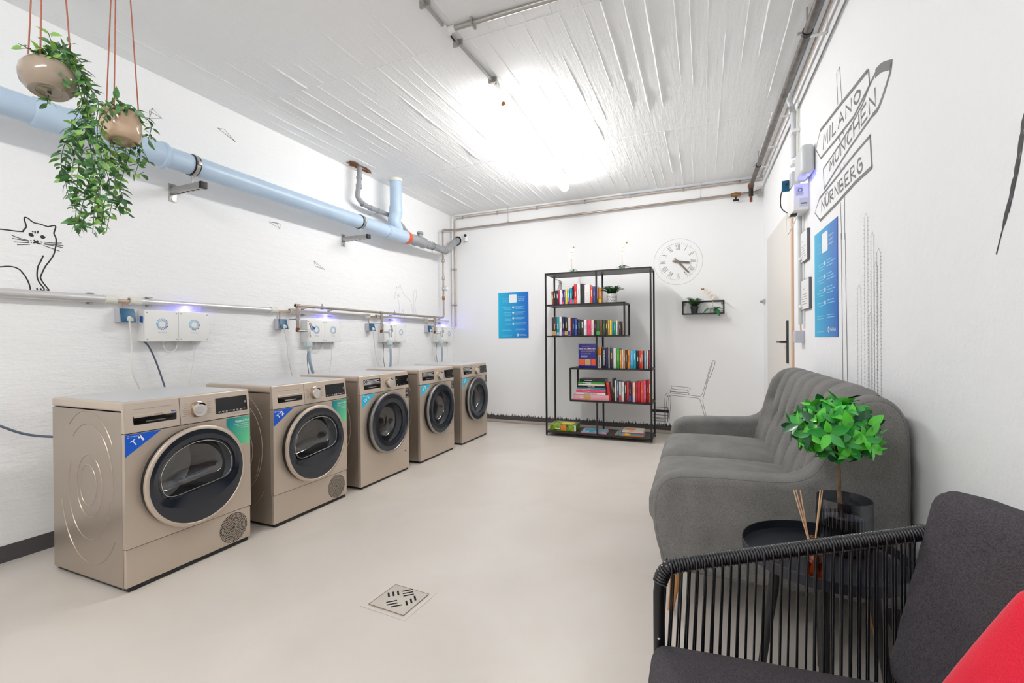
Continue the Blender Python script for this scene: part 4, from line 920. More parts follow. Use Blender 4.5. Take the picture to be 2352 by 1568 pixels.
# chair drawing on the far wall
ch = crop(1480, 810, 8.2545)
chair_lines = [[(370, 1420), (380, 1200), (385, 1000), (390, 860), (405, 800), (440, 765), (560, 768), (820, 797), (1040, 825), (1085, 800), (1110, 750), (1160, 580), (1220, 360), (1290, 165), (1318, 148), (1340, 165), (1325, 250), (1260, 430), (1210, 520), (1150, 720), (1115, 860), (1110, 940), (1150, 1100), (1188, 1280)],
               [(395, 1420), (410, 1200), (415, 1000), (430, 880), (440, 820), (500, 805), (760, 832), (1000, 858), (1050, 885), (1075, 960), (1110, 1080), (1160, 1280)], [(1295, 190), (1240, 360), (1170, 600)], [(505, 812), (495, 1000), (480, 1200), (468, 1290)], [(460, 850), (465, 1000), (455, 1240)], [(435, 830), (485, 830), (485, 812)],
               [(525, 628), (838, 660), (835, 705), (525, 682), (525, 628)], [(508, 684), (510, 730), (815, 755), (815, 710)], [(495, 732), (492, 765)], [(495, 735), (825, 765), (828, 795)]]
strokes('chair_drawing', 'thin line drawing of a chair with books, on the far wall above the sofa arm', 'wall drawing', ch, chair_lines, FW, NF, .0045, m_inkg, sm=3)
bk = [[(165, 1022), (440, 1035)], {'p': [(165, 1092), (300, 1100), (445, 1110)], 'w': .034}, [(165, 1168), (445, 1190)], [(165, 1220), (445, 1240)], [(180, 1245), (370, 1255)], [(165, 1280), (400, 1300)], [(165, 1345), (420, 1360)], [(165, 1395), (380, 1415)], [(180, 1245), (180, 1270)], [(445, 1040), (445, 1300)]]
strokes('book_stack_drawing', 'line drawing of a pile of books on the far wall between bookshelf and drawn chair', 'wall drawing', ch, bk, FW, NF, .006, m_ink, sm=1)
# signpost on the right wall
sp = crop(1700, 100, 3.5625); sp2 = crop(1700, 480, 3.5625)
mb = MB(m_inkg)
def RS(M, ln, wd, s_=1):
    P_ = [RW(*M(a, b_)) for a, b_ in ln]
    if s_ > 1: P_ = catmull(P_, s_)
    mb.ribbon(P_, wd * 1.05, RW_N, .0008)
RS(sp, [(800, 495), (790, 240), (815, 190), (833, 470)], .006)
RS(sp, [(655, 715), (830, 490), (930, 365), (1040, 225)], .018); RS(sp, [(1040, 240), (1050, 212), (1062, 335)], .012); RS(sp, [(655, 715), (620, 868), (662, 940)], .008); RS(sp, [(662, 938), (790, 780), (930, 600), (1065, 330), (1110, 240)], .014)
RS(sp, [(680, 1028), (800, 850), (905, 680), (1000, 500), (1060, 345)], .010); RS(sp, [(1115, 238), (1160, 195), (1235, 172)], .034, 3); RS(sp, [(1238, 170), (1222, 260), (1140, 510), (1090, 580)], .018, 3); RS(sp, [(1090, 580), (900, 850), (780, 1040), (690, 1188)], .013); RS(sp, [(680, 1028), (690, 1188)], .008)
RS(sp, [(650, 1268), (800, 1080), (940, 900), (1065, 755)], .013); RS(sp, [(1065, 755), (1080, 1010)], .016); RS(sp, [(1080, 1010), (940, 1140), (790, 1310), (658, 1446)], .017); RS(sp, [(650, 1268), (612, 1385), (658, 1448)], .010)
RS(sp, [(808, 755), (818, 800)], .008); RS(sp, [(835, 715), (848, 735)], .008); RS(sp, [(818, 1005), (824, 1060)], .008); RS(sp, [(850, 975), (855, 1025)], .008)
RS(sp, [(822, 1300), (828, 1480), (832, 1600)], .007); RS(sp, [(855, 1245), (858, 1600)], .007); RS(sp2, [(827, 200), (833, 600), (838, 1000), (843, 1500)], .007); RS(sp2, [(860, 200), (868, 700), (875, 1100), (882, 1500)], .007)
G = {'M': [[(0, 0), (.08, 1), (.5, .35), (.9, 1), (1, 0)]], 'I': [[(.5, 0), (.5, 1)]], 'L': [[(.15, 1), (.15, 0), (.85, 0)]], 'A': [[(0, 0), (.5, 1), (1, 0)], [(.2, .38), (.8, .38)]], 'N': [[(0, 0), (.05, 1), (.9, 0), (1, 1)]],
     'O': [[(.5, 1), (.12, .8), (.05, .4), (.4, 0), (.85, .2), (.95, .7), (.5, 1)]], 'U': [[(0, 1), (.05, .3), (.4, 0), (.85, .25), (1, 1)], [(.25, 1.15), (.25, 1.22)], [(.7, 1.15), (.7, 1.22)]], 'C': [[(.9, .9), (.4, 1), (.05, .5), (.35, 0), (.95, .1)]], 'H': [[(0, 0), (0, 1)], [(1, 0), (1, 1)], [(0, .5), (1, .5)]],
     'E': [[(.9, 1), (.05, 1), (0, 0), (.95, 0)], [(0, .5), (.7, .5)]], 'R': [[(0, 0), (.05, 1), (.8, .95), (.8, .55), (.05, .5), (.95, 0)]], 'B': [[(0, 0), (.05, 1), (.75, .95), (.7, .55), (.05, .5), (.9, .4), (.85, .02), (0, 0)]], 'G': [[(.9, .9), (.4, 1), (.05, .5), (.35, 0), (.95, .1), (.95, .5), (.6, .5)]]}
def word(s_, BL, BR, TL, TR, wd):
    q = [RW(*sp(*p)) for p in (BL, BR, TL, TR)]; adv = [.5 if c_ == 'I' else 1.35 for c_ in s_]; tot_ = sum(adv) - .35; cw = 1.0 / tot_
    for i, ch_ in enumerate(s_):
        st_ = sum(adv[:i]) * cw
        for ln in G[ch_]:
            P_ = []
            for gx, gy in ln:
                u = st_ + (gx - (.35 if ch_ == 'I' else 0)) * cw; P_.append((q[0] * (1 - u) + q[1] * u) * (1 - gy) + (q[2] * (1 - u) + q[3] * u) * gy)
            if ch_ in 'OCGU' and len(P_) > 3: P_ = catmull(P_, 4)
            mb.ribbon(P_, wd, RW_N, .0009)
word('MILANO', (680, 862), (990, 440), (684, 742), (980, 362), .0125)
word('MUNCHEN', (735, 1040), (1114, 498), (735, 968), (1104, 368), .0125)
word('NURNBERG', (668, 1368), (1002, 1030), (665, 1288), (992, 925), .012)
single(mb, 'signpost_drawing', 'painted signpost on the right wall reading MILANO, MÜNCHEN and NÜRNBERG', 'wall drawing', RW(*sp(830, 700)))
mb = MB(m_inkl, m_inkl)
for (xa, xb, yt) in [(962, 988, 625), (1018, 1044, 45), (1072, 1094, 195), (1055, 1078, 860), (1120, 1150, 330), (1100, 1124, 440)]:
    for s_, x_ in ((-1, xa), (1, xb)):
        mb.use(0); P_ = [RW(*sp2((xa + xb) / 2, yt - 12)), RW(*sp2(x_, yt + 30)), RW(*sp2(x_ + 2, 900)), RW(*sp2(x_ + 5, 1560))]; mb.ribbon(P_, .0022, RW_N, .0008); mb.use(1)
        y = yt + 30
        while y < 1560:
            p = RW(*sp2(x_ + (y - yt) * .004, y)); mb.ribbon([p, p + Vector((0, 0, .003)) + RW_D * (.010 * s_)], .0024, RW_N, .001); y += rnd.uniform(20, 40)
single(mb, 'cactus_drawing', 'faint dotted line drawing of tall cactus columns on the right wall behind the sofa', 'wall drawing', RW(*sp2(1050, 900)))
mb = MB(m_ink); st = crop(2050, 200, 3.1358)
ln = [(985, 60), (947, 240), (925, 380), (895, 580), (870, 700), (820, 920), (750, 1200)]
P_ = [RW(*st(a, b_)) for a, b_ in ln]; P_ = catmull(P_, 6)
mb.ribbon(P_, [.008 + .007 * abs(math.sin(i * .55 + 1)) if i < len(P_) - 5 else .005 for i in range(len(P_))], RW_N); mb.ribbon([p + Vector((0, 0, .004)) + RW_D * .010 for p in P_[:-6]], .004, RW_N)
single(mb, 'brush_stroke', 'long black brush stroke on the right wall at the photo edge', 'wall drawing', P_[0])
# wall clock: printed dial with real hands
ck = crop(1490, 530, 11.2); cc = FW(*ck(758, 792)); cc = Vector((cc.x - .003, YF, cc.z)); RO = .265
t = thing('wall_clock', 'large wall clock with a roman numeral dial printed on the far wall', 'clock', cc)
mb = MB(m_inkl); n = 96
mb.ribbon([cc + Vector((RO * math.cos(2 * math.pi * k / n), 0, RO * math.sin(2 * math.pi * k / n))) for k in range(n + 1)], .0028, NF, .001); W(mb, 'outer_circle', t)
mb = MB(m_inkl); r_ = .211
for k in range(60):
    a = 2 * math.pi * k / 60; d = Vector((math.cos(a), 0, math.sin(a))); mb.ribbon([cc + d * (r_ - .004), cc + d * (r_ + .004)], .005, NF, .001)
W(mb, 'minute_track', t)
mb = MB(mat('dial_print', C(100, 92, 90), 0.6)); RN = ['XII', 'I', 'II', 'III', 'IIII', '', 'VI', 'VII', 'VIII', 'IX', 'X', 'XI']
for k, s_ in enumerate(RN):
    a = math.pi / 2 - 2 * math.pi * k / 12; d = Vector((math.cos(a), 0, math.sin(a))); e = Vector((math.sin(a), 0, -math.cos(a)))
    wl = {'I': .012, 'V': .022, 'X': .024}; tot = sum(wl[c_] for c_ in s_); x = -tot / 2
    if k == 5: s_ = 'V'; tot = .022; x = -tot / 2
    for c_ in s_:
        def P2(u, v): return cc + d * (.137 + .058 * v) + e * (x + u * wl[c_])
        if c_ == 'I': mb.ribbon([P2(.5, 0), P2(.5, 1)], .0042, NF, .001)
        elif c_ == 'V': mb.ribbon([P2(.1, 1), P2(.5, 0)], .0046, NF, .001); mb.ribbon([P2(.9, 1), P2(.5, 0)], .002, NF, .001)
        else: mb.ribbon([P2(.1, 1), P2(.9, 0)], .0046, NF, .001); mb.ribbon([P2(.9, 1), P2(.1, 0)], .002, NF, .001)
        x += wl[c_]
W(mb, 'numerals', t)
m_hand = mat('clock_hand', C(122, 112, 104), 0.35, 0.6)
for nm, tip, tail, wd, yo_ in (('hour_hand', ck(1050, 812), ck(610, 775), .021, .022), ('minute_hand', ck(1030, 1070), ck(660, 705), .018, .028)):
    a, b_ = PY(tip[0], tip[1], YF - yo_), PY(tail[0], tail[1], YF - yo_); mb = MB(m_hand); d = (a - b_).normalized()
    mb.obox((a + b_) / 2, ((a - b_).length, wd, .004), d, (-d.z, 0, d.x), .0018); W(mb, nm, t)
mb = MB(m_hand); mb.cyl((cc.x, YF, cc.z), (cc.x, YF - .032, cc.z), .014, 20); W(mb, 'spindle', t)
# ================================================================ POSTERS AND NOTICES
def poster(name, label, BL, BR, TL, n):
    BL, BR, TL = Vector(BL), Vector(BR), Vector(TL); w_ = (BR - BL).length; h_ = (TL - BL).length; ex = (BR - BL).normalized(); ey = Vector((0, 0, 1))
    gm = gradmat('poster_gradient_' + str(len(bpy.data.materials)), C(20, 180, 222), C(0, 96, 190), (1, 0, 0), 0.0, w_)
    mb = MB(gm, m_txtw, mat('poster_pale_print', C(140, 210, 238), 0.5)); mb.box((0, 0, 0), (w_, h_, .0015))
    z = .0022
    def bar(x0, x1, y, th): mb.add([(x0 * w_, y * h_ - th, z), (x1 * w_, y * h_ - th, z), (x1 * w_, y * h_, z), (x0 * w_, y * h_, z)], [(0, 1, 2, 3)], False)
    mb.use(1)
    qx0, qx1, qy0, qy1 = .37, .62, .775, .955; cr = .012
    pts = []
    for (cx_, cy_, a0) in ((qx1 * w_ - cr, qy1 * h_ - cr, 0), (qx0 * w_ + cr, qy1 * h_ - cr, 90), (qx0 * w_ + cr, qy0 * h_ + cr, 180), (qx1 * w_ - cr, qy0 * h_ + cr, 270)):
        pts += [(cx_ + cr * math.cos(R(a0 + 22.5 * k)), cy_ + cr * math.sin(R(a0 + 22.5 * k)), z) for k in range(5)]
    mb.add(pts, [tuple(range(len(pts)))], False)
    for k, s_ in enumerate(('Waschen und', 'Trocknen: So', "einfach geht's")): mb.text(s_, (.655 * w_, (.885 - .037 * k) * h_, z), (1, 0, 0), (0, 1, 0), .036 * h_ * .8, 'l', 0, None)
    for k, (c_) in enumerate((.672, .552, .432, .312)):
        yy = c_ * h_; mb.add([(.5 * w_ + .014 * math.cos(2 * math.pi * q / 20), yy + .014 * math.sin(2 * math.pi * q / 20), z) for q in range(20)], [tuple(range(20))], False)
    mb.add([(.645 * w_ + r__ * math.cos(2 * math.pi * q / 24), .065 * h_ + r__ * math.sin(2 * math.pi * q / 24), z) for q in range(24) for r__ in (.009, .0165)], [(2 * q, 2 * q + 1, (2 * q + 3) % 48, (2 * q + 2) % 48) for q in range(24)], False)
    mb.text('WeWash', (.70 * w_, .052 * h_, z), (1, 0, 0), (0, 1, 0), .040 * h_, 'l', .01, .23 * w_)
    mb.use(2)
    for k, s_ in enumerate(('Washing and', "Drying: It's", 'That Simple')): mb.text(s_, (.34 * w_, (.862 - .037 * k) * h_, z), (1, 0, 0), (0, 1, 0), .036 * h_ * .8, 'r')
    bar(.497, .503, .66, .35 * h_)
    for c_ in (.672, .552, .432, .312):
        for q in range(3 if c_ > .32 else 2): bar(.57, .57 + rnd.uniform(.2, .36), c_ + .02 - .026 * q, .0045); bar(.44 - rnd.uniform(.2, .32), .44, c_ + .008 - .026 * q, .004)
    bar(.57, .85, .20, .004); bar(.57, .9, .178, .004); bar(.13, .44, .198, .004); bar(.13, .44, .174, .004); bar(.1, .45, .05, .003)
    o = mb.build(name); o.matrix_world = frame(BL + Vector(n) * .0015, ex, ey); tag(o, label, 'poster')
    return o
a, b_, c_, d_ = FW(1145.5, 776.5), FW(1215, 775.5), FW(1144.5, 673), FW(1213, 669)
zb_, zt_ = (a.z + b_.z) / 2, (c_.z + d_.z) / 2; xa_, xb_ = (a.x + c_.x) / 2, (b_.x + d_.x) / 2
poster('poster', 'blue instruction poster on the far wall left of the bookshelf', (xa_, YF, zb_), (xb_, YF, zb_), (xa_, YF, zt_), NF)
a, b_, c_, d_ = RW(1873.5, 774.5), RW(1927.5, 772), RW(1871.5, 541), RW(1923.5, 499); zb_, zt_ = (a.z + b_.z) / 2, (c_.z + d_.z) / 2
A_, B2 = (a + c_) / 2, (b_ + d_) / 2
poster('poster', 'blue instruction poster on the right wall between door and signpost drawing', (A_.x, A_.y, zb_), (B2.x, B2.y, zb_), (A_.x, A_.y, zt_), RW_N)
m_paper = mat('paper_sheet', C(236, 236, 238), 0.5); m_edge = mat('dark_board_edge', C(96, 98, 104), 0.5); m_red = mat('red_print', C(214, 70, 66), 0.5)
for (q, lab) in (((1845, 1861, 522, 606), 'upper white notice board beside the door'), ((1847, 1865, 640, 716), 'lower white notice board beside the door')):
    a, b_ = RW(q[0], q[3]), RW(q[1], q[3] - 12); ct = RW(q[0], q[2] + 16); w_ = (b_ - a).length; zb_ = (a.z + b_.z) / 2; h_ = RW(q[1], q[2]).z - zb_; h_ = max(.2, min(.42, h_))
    mb = MB(m_edge, m_paper, m_red, m_txtd); mb.box((0, 0, 0), (w_, h_, .016), .002); mb.use(1); mb.box((.004, .004, .0155), (w_ - .004, h_ - .004, .017)); mb.use(2); mb.text('WeWash', (w_ * .35, h_ * .66, .0175), (1, 0, 0), (0, 1, 0), h_ * .07, 'c'); mb.use(3)
    for k in range(5): mb.add([(.12 * w_, h_ * (.5 - .08 * k), .0175), (w_ * (.8 - .1 * (k % 2)), h_ * (.5 - .08 * k), .0175), (w_ * (.8 - .1 * (k % 2)), h_ * (.515 - .08 * k), .0175), (.12 * w_, h_ * (.515 - .08 * k), .0175)], [(0, 1, 2, 3)], False)
    o = mb.build('notice_board'); o.matrix_world = frame(Vector((a.x, a.y, zb_)), RW_D, (0, 0, 1)); tag(o, lab, 'notice')
# ================================================================ DOOR, RIGHT WALL PIPES AND BOXES
m_door = mat('door_paint', C(222, 218, 212), 0.4); m_dframe = mat('door_frame_wood', C(212, 178, 150), 0.5); m_dgap = mat('door_gap', C(120, 84, 62), 0.6)
m_bronze = mat('dark_bronze', C(58, 44, 40), 0.3, 0.6)
def u_of(p): return (Vector(p) - RW_P).dot(RW_D)
u0, u1 = u_of(RW(1764, 700)), u_of(RW(1821, 700)); zd = 2.10
TR_ = frame(RW_P, RW_D, (0, 0, 1))      # x along the wall towards the viewer, y up, z into the room
assert TR_.to_3x3().col[2].dot(RW_N) > .9
t = bpy.data.objects.new('door_1', None); col.objects.link(t); t['kind'] = 'structure'
def WT(mb, name, lab=None):
    o = mb.build(name, t)
    if lab: o['label'] = lab
    return o
m = MB(m_door); m.T = TR_; m.box((u0, 0.02, 0), (u1, zd, .006), .001); WT(m, 'door_leaf')
m = MB(m_dgap); m.T = TR_; m.box((u1, 0, 0), (u1 + .012, zd + .01, .008)); WT(m, 'door_gap')
m = MB(m_dframe); m.T = TR_; m.box((u1 + .012, 0, 0), (u1 + .05, zd + .03, .014), .002); WT(m, 'door_frame')
hp = u_of(RW(1812, 785)); hz = RW(1812, 785).z
m = MB(m_black); m.T = TR_; m.box((hp - .03, hz - .17, .006), (hp + .03, hz + .17, .016), .004); WT(m, 'handle_plate')
m = MB(m_bronze); m.T = TR_; m.tube(rounded([(hp, hz, .01), (hp, hz, .055), (hp - .14, hz, .06)], .02), .0095, 14); WT(m, 'door_handle')
# bolt beside the door on the far side
p = u_of(RW(1757, 692)); z = RW(1757, 692).z; m = MB(m_steel); m.T = TR_; m.box((max(p - .05, .02), z - .02, 0), (p + .05, z + .02, .02), .004); m.box((max(p - .04, .02), z - .012, .02), (p - .0, z + .012, .045), .003); m.T = Matrix.Identity(4); single(m, 'door_catch', 'small metal catch on the wall beside the door edge', 'catch', RW(1757, 692))
def RP(px_, py_, off): return RW(px_, py_, off)
def onceil(px_, py_, off, z): # point at fixed height and distance from the right wall along an image column
    return RW(px_, py_, off)
# dark metal pipe under the ceiling along the right wall
offp = .126; zp = ZC - .13
t = thing('heating_pipe', 'dark metal pipe hung under the ceiling along the right wall', 'pipe', RW_P + RW_N * offp + Vector((0, 0, zp)))
m = MB(mat('weathered_steel', C(122, 116, 112), 0.45, 0.6, mottle=(20, C(84, 78, 74), 0.8))); a = RW_P + RW_N * offp + RW_D * .12 + Vector((0, 0, zp)); b_ = RW_P + RW_N * offp + RW_D * 7.6 + Vector((0, 0, zp)); m.tube([a, b_], .021, 16); W(m, 'pipe_run', t)
m = MB(m_black, m_rust); m.cyl(a + RW_D * .0, a + Vector((0, 0, -.11)), .022, 14); m.use(1); m.lathe([(.024, -.03), (.03, -.02), (.03, .03), (.022, .05)], a, RW_D, 14); m.cyl(a + Vector((0, 0, -.11)), a + Vector((0, 0, -.17)), .014, 12); W(m, 'valve', t, 'rusty valve in the corner')
for uu in (.75, 2.75, 4.6):
    c_ = RW_P + RW_N * offp + RW_D * uu + Vector((0, 0, zp)); m = MB(m_black, m_steel); ringclamp(m, c_, RW_D, .021, .03, 20); m.use(1); m.cyl(c_ + Vector((0, 0, .02)), (c_.x, c_.y, ZC), .005, 8); m.obox(c_ + RW_N * .03, (.03, .012, .012), RW_N, (0, 0, 1), .002); W(m, 'pipe_hanger', t)
t = thing('right_wall_conduit', 'bundle of pale conduits high on the right wall with a branch down to the router', 'conduit', RW_P + Vector((0, 0, ZC - .1)))
uv = u_of(RW(1826, 250, .02))
for k, (o_, z_, r_, u_a, u_b) in enumerate([(.088, ZC - .045, .015, .1, 7.6), (.062, ZC - .05, .012, uv + .05, 7.6), (.035, ZC - .042, .008, .1, 7.6)]):
    m = MB(m_grayp if k < 2 else m_copper); m.tube([RW_P + RW_N * o_ + RW_D * u_a + Vector((0, 0, z_)), RW_P + RW_N * o_ + RW_D * u_b + Vector((0, 0, z_))], r_, 12); W(m, 'conduit_run', t)
for uu in (.5, 1.0, 1.6, 2.6, 3.6, 4.6):
    m = MB(m_white); m.T = TR_; m.box((uu - .01, ZC - .075, 0), (uu + .01, ZC, .004)); m.box((uu - .01, ZC - .075, 0), (uu + .01, ZC - .068, .10)); W(m, 'pipe_clip', t)
zr1 = RW(1832, 345, .03).z
m = MB(m_grayp); m.T = TR_; m.tube(rounded([(uv + .12, ZC - .05, .062), (uv, ZC - .05, .062), (uv, ZC - .14, .03), (uv, zr1, .03)], .03), .017, 14); W(m, 'conduit_run', t)
m = MB(m_cream); m.T = TR_; m.tube([(uv + .045, ZC - .15, .012), (uv + .045, zr1 - .02, .012)], .007, 10); W(m, 'conduit_run', t)
for z_ in (ZC - .30, ZC - .52):
    m = MB(m_white); m.T = TR_; m.box((uv - .03, z_ - .012, 0), (uv + .06, z_ + .012, .05), .003); W(m, 'pipe_clip', t)
# lower conduit beside the door frame down to the switch
za, zb_ = RW(1833, 500, .02).z, RW(1835, 745, .02).z; us = u_of(RW(1834, 770, .03)); 
t = thing('door_conduit', 'white conduit running down beside the door frame to the switch', 'conduit', RW(1834, 600))
m = MB(m_grayp); m.T = TR_; m.tube([(us, za, .018), (us, zb_, .018)], .014, 12); W(m, 'conduit_run', t)
m = MB(m_white); m.T = TR_; m.tube([(us + .05, za, .008), (us + .05, zb_ - .03, .008)], .006, 8); W(m, 'conduit_run', t)
m = MB(m_cab); m.T = TR_; m.tube([(us, zb_ + .02, .018), (us, zb_ - .06, .015)], .005, 8); W(m, 'cable', t)
for z_ in (za - .3, zb_ + .12):
    m = MB(m_white); m.T = TR_; m.box((us - .02, z_ - .01, 0), (us + .06, z_ + .01, .03), .003); W(m, 'pipe_clip', t)
zs = RW(1832, 773, .05).z
t = thing('light_switch', 'grey surface mounted switch with blue rocker beside the door', 'switch', RW(1832, 773))
m = MB(m_sock); m.T = TR_; m.box((us - .05, zs - .042, 0), (us + .04, zs + .042, .055), .006); W(m, 'switch_body', t)
m = MB(m_flap); m.T = TR_; m.box((us - .056, zs - .036, .012), (us - .046, zs + .036, .05), .004); W(m, 'rocker', t)
# router and gateway box
t = thing('wifi_router', 'white rounded wall device with a blue glow beneath, above the gateway box', 'router', RW(1850, 370))
uR = 2.215; zR0, zR1 = 2.118, 2.30
m = MB(m_grayp)
cushion_mb(m, TR_ @ Matrix.Translation((uR, (zR0 + zR1) / 2, .04)), (.22, zR1 - zR0, .075), .03); W(m, 'housing', t)
m = MB(mat('router_light', C(60, 60, 255), 0.4, emit=((0.12, 0.12, 1, 1), 3))); m.T = TR_; m.box((uR - .03, zR0 - .002, .03), (uR + .05, zR0 + .003, .07)); W(m, 'status_light', t)
ld = bpy.data.lights.new('router_glow', 'POINT'); ld.color = (0.10, 0.12, 1.0); ld.energy = 0.07; ld.shadow_soft_size = .01; lo = bpy.data.objects.new('router_glow', ld); col.objects.link(lo); lo.parent = t; lo.location = TR_ @ Vector((uR + .05, zR0 - .012, .03)) - t.location
t = thing('gateway_box', 'white rectangular box with printed labels below the router', 'box', RW(1840, 455))
uG = 2.038; zG0, zG1 = 1.935, 2.105
m = MB(m_white); m.T = TR_; m.box((uG - .11, zG0, 0), (uG + .11, zG1, .088), .006); W(m, 'housing', t)
m = MB(m_grayp, m_txtd); m.T = TR_; m.T = frame(TR_ @ Vector((uG + .1105, zG0, .046)), -RW_N * -1, (0, 0, 1)) ; hG = zG1 - zG0
m.T = frame(TR_ @ Vector((uG + .1105, zG0, .046)), -RW_N, (0, 0, 1))
for (x0_, x1_, y0_, y1_) in ((-.03, .012, hG * .55, hG * .9), (-.008, .038, hG * .12, hG * .45)): m.add([(x0_, y0_, 0), (x1_, y0_, 0), (x1_, y1_, 0), (x0_, y1_, 0)], [(0, 1, 2, 3)], False)
m.use(1); z = .0006
m.add([(-.005 + r__ * math.cos(2 * math.pi * q / 24), hG * .76 + r__ * math.sin(2 * math.pi * q / 24), z) for q in range(24) for r__ in (.009, .014)], [(2 * q, 2 * q + 1, (2 * q + 3) % 48, (2 * q + 2) % 48) for q in range(24)], False)
for k in range(3): m.add([(-.025, hG * (.66 - .03 * k), z), (.015, hG * (.66 - .03 * k), z), (.015, hG * (.667 - .03 * k), z), (-.025, hG * (.667 - .03 * k), z)], [(0, 1, 2, 3)], False)
m.add([(-.002, hG * .22, z), (.034, hG * .22, z), (.034, hG * .28, z), (-.002, hG * .28, z)], [(0, 1, 2, 3)], False)
W(m, 'printed_label', t, 'pale printed labels')
m = MB(m_black); m.T = TR_; m.box((uG - .02, zG0 - .012, .05), (uG + .03, zG0, .09), .003); W(m, 'connector', t)
m = MB(m_cable_w); P_ = [TR_ @ Vector(p) for p in ((uG + .05, zG0 - .005, .05), (uG + .02, zG0 - .06, .07), (uG - .15, zG0 - .10, .08), (uG - .32, zG0 + .03, .06), (uG - .28, zG0 + .25, .03), (uG - .15, zG1 + .1, .01))]; m.tube(catmull(P_, 8), .004, 8); W(m, 'white_cable', t)
t = thing('junction_socket', 'grey socket with open teal flap and black cable behind the router', 'socket', RW(1826, 355))
uS = uv; m = MB(m_sock); m.T = TR_; m.box((uS - .05, zR1 - .12, 0), (uS + .04, zR1 - .02, .05), .004); W(m, 'socket_body', t)
m = MB(m_flap); m.T = TR_; m.obox((uS - .06, zR1 - .09, .06), (.01, .09, .07), (1, .3, .2), (0, 1, 0), .003); W(m, 'flap', t)
m = MB(m_black); P_ = [TR_ @ Vector(p) for p in ((uS, zR1 - .08, .06), (uS - .16, zR1 - .1, .08), (uS - .2, zR1 - .2, .08), (uS - .08, zR1 - .28, .06), (uS + .04, zR1 - .3, .05))]; m.tube(catmull(P_, 8), .004, 8); W(m, 'black_cable', t)
# ---------------------------------------------------------------- floor drain
c_ = PZ(914, 1378, 0); m_dr = mat('drain_cover_paint', C(198, 190, 180), 0.4); m_hole = mat('drain_slot_dark', C(8, 7, 6), 0.9)
t = thing('floor_drain', 'square slotted floor drain cover painted the floor colour', 'drain', (c_.x, c_.y, 0))
cs = [PZ(849, 1387, 0), PZ(903, 1343, 0), PZ(982, 1368, 0), PZ(935, 1413, 0)]
ctr = sum(cs, Vector()) / 4; ex = (cs[3] - cs[0] + cs[2] - cs[1]).normalized(); ey = Vector((-ex.y, ex.x, 0)); s_ = .092
TD = frame((ctr.x, ctr.y, 0), ex, ey)
m = MB(m_dr); m.T = TD; m.box((-s_, -s_ * .92, 0), (s_, s_ * .92, .003), .001); W(m, 'cover', t)
m = MB(m_dgap); m.T = TD
rr = [(-s_, -s_ * .92), (s_, -s_ * .92), (s_, s_ * .92), (-s_, s_ * .92), (-s_, -s_ * .92)]
m.T = Matrix.Identity(4); m.ribbon([TD @ Vector((a, b_, 0)) for a, b_ in rr], .0035, (0, 0, 1), .0033); m.ribbon([TD @ Vector((a * 1.28, b_ * 1.28, 0)) for a, b_ in rr[:3]], .0012, (0, 0, 1), .0006); W(m, 'cover_joint', t)
for k, (x0_, y0_, horiz) in enumerate([(-.045, .03, 0), (-.025, .03, 0), (-.005, .03, 0), (.018, .012, 1), (.018, .032, 1), (.018, .052, 1), (-.055, -.012, 1), (-.055, -.032, 1), (-.04, -.052, 1), (.022, -.06, 0), (.042, -.05, 0), (.06, -.035, 0)]):
    m = MB(m_hole); m.T = TD @ Matrix.Rotation(R(45), 4, 'Z'); L_ = .045
    m.box((x0_, y0_, .0026), (x0_ + (L_ if horiz else .008), y0_ + (.008 if horiz else L_ * .8), .0036), .0004); W(m, 'slot', t)
# ================================================================ BOOKSHELF
m_shelf = mat('black_shelf_metal', C(30, 27, 28), 0.4, 0.2); m_board = mat('black_shelf_board', C(40, 36, 36), 0.4, mottle=(8, C(52, 44, 42), 0.8, (0.3, 6, 6)))
YS, DS = 4.99, .335; YB_ = YS + DS
xL, xM, xR_ = -1.675, -1.087, -.511; zt = 1.868; x1r = -.785; x3l = -1.389; z1s, z2s, z3s, z4s, z0s = 1.508, 1.150, .785, .424, .052; tk = .018
t = thing('bookshelf', 'tall black open metal bookshelf with staggered shelves against the far wall', 'bookshelf', ((xL + xR_) / 2, YS + DS / 2, 0))
for x in (xL, xR_):
    for y in (YS, YB_):
        m = MB(m_shelf); m.box((x - tk / 2, y - tk / 2, .012), (x + tk / 2, y + tk / 2, zt)); W(m, 'post', t)
        m = MB(m_steel); m.cyl((x, y, 0), (x, y, .014), .008, 10); W(m, 'levelling_foot', t)
for y in (YS, YB_):
    for a, b_ in ((z1s, zt), (z3s, z2s), (z0s, z4s)):
        m = MB(m_shelf); m.box((xM - tk / 2, y - tk / 2, a), (xM + tk / 2, y + tk / 2, b_)); W(m, 'middle_post', t)
    m = MB(m_shelf); m.box((x1r - tk / 2, y - tk / 2, z2s), (x1r + tk / 2, y + tk / 2, z1s)); W(m, 'middle_post', t)
    m = MB(m_shelf); m.box((x3l - tk / 2, y - tk / 2, z4s), (x3l + tk / 2, y + tk / 2, z3s)); W(m, 'middle_post', t)
def board(a, b_, z, th=.016):
    m = MB(m_shelf, m_board); 
    for y in (YS, YB_): m.box((a, y - tk / 2, z - th), (b_, y + tk / 2, z))
    for x in (a, b_): m.box((x - tk / 2, YS, z - th), (x + tk / 2, YB_, z))
    m.use(1); m.box((a, YS, z - th + .002), (b_, YB_, z - .002)); W(m, 'shelf_board', t)
board(xL, xR_, zt); board(xL, x1r, z1s); board(xL, x1r, z2s); board(x3l, xR_, z3s); board(x3l, xR_, z4s); board(xL, xR_, z0s)
p = FW(1288, 650); m = MB(m_steel); m.box((p.x - .012, YF - .004, 1.70), (p.x + .012, YF, 1.83)); m.box((p.x - .012, YF - .12, 1.826), (p.x + .012, YF, 1.83)); 
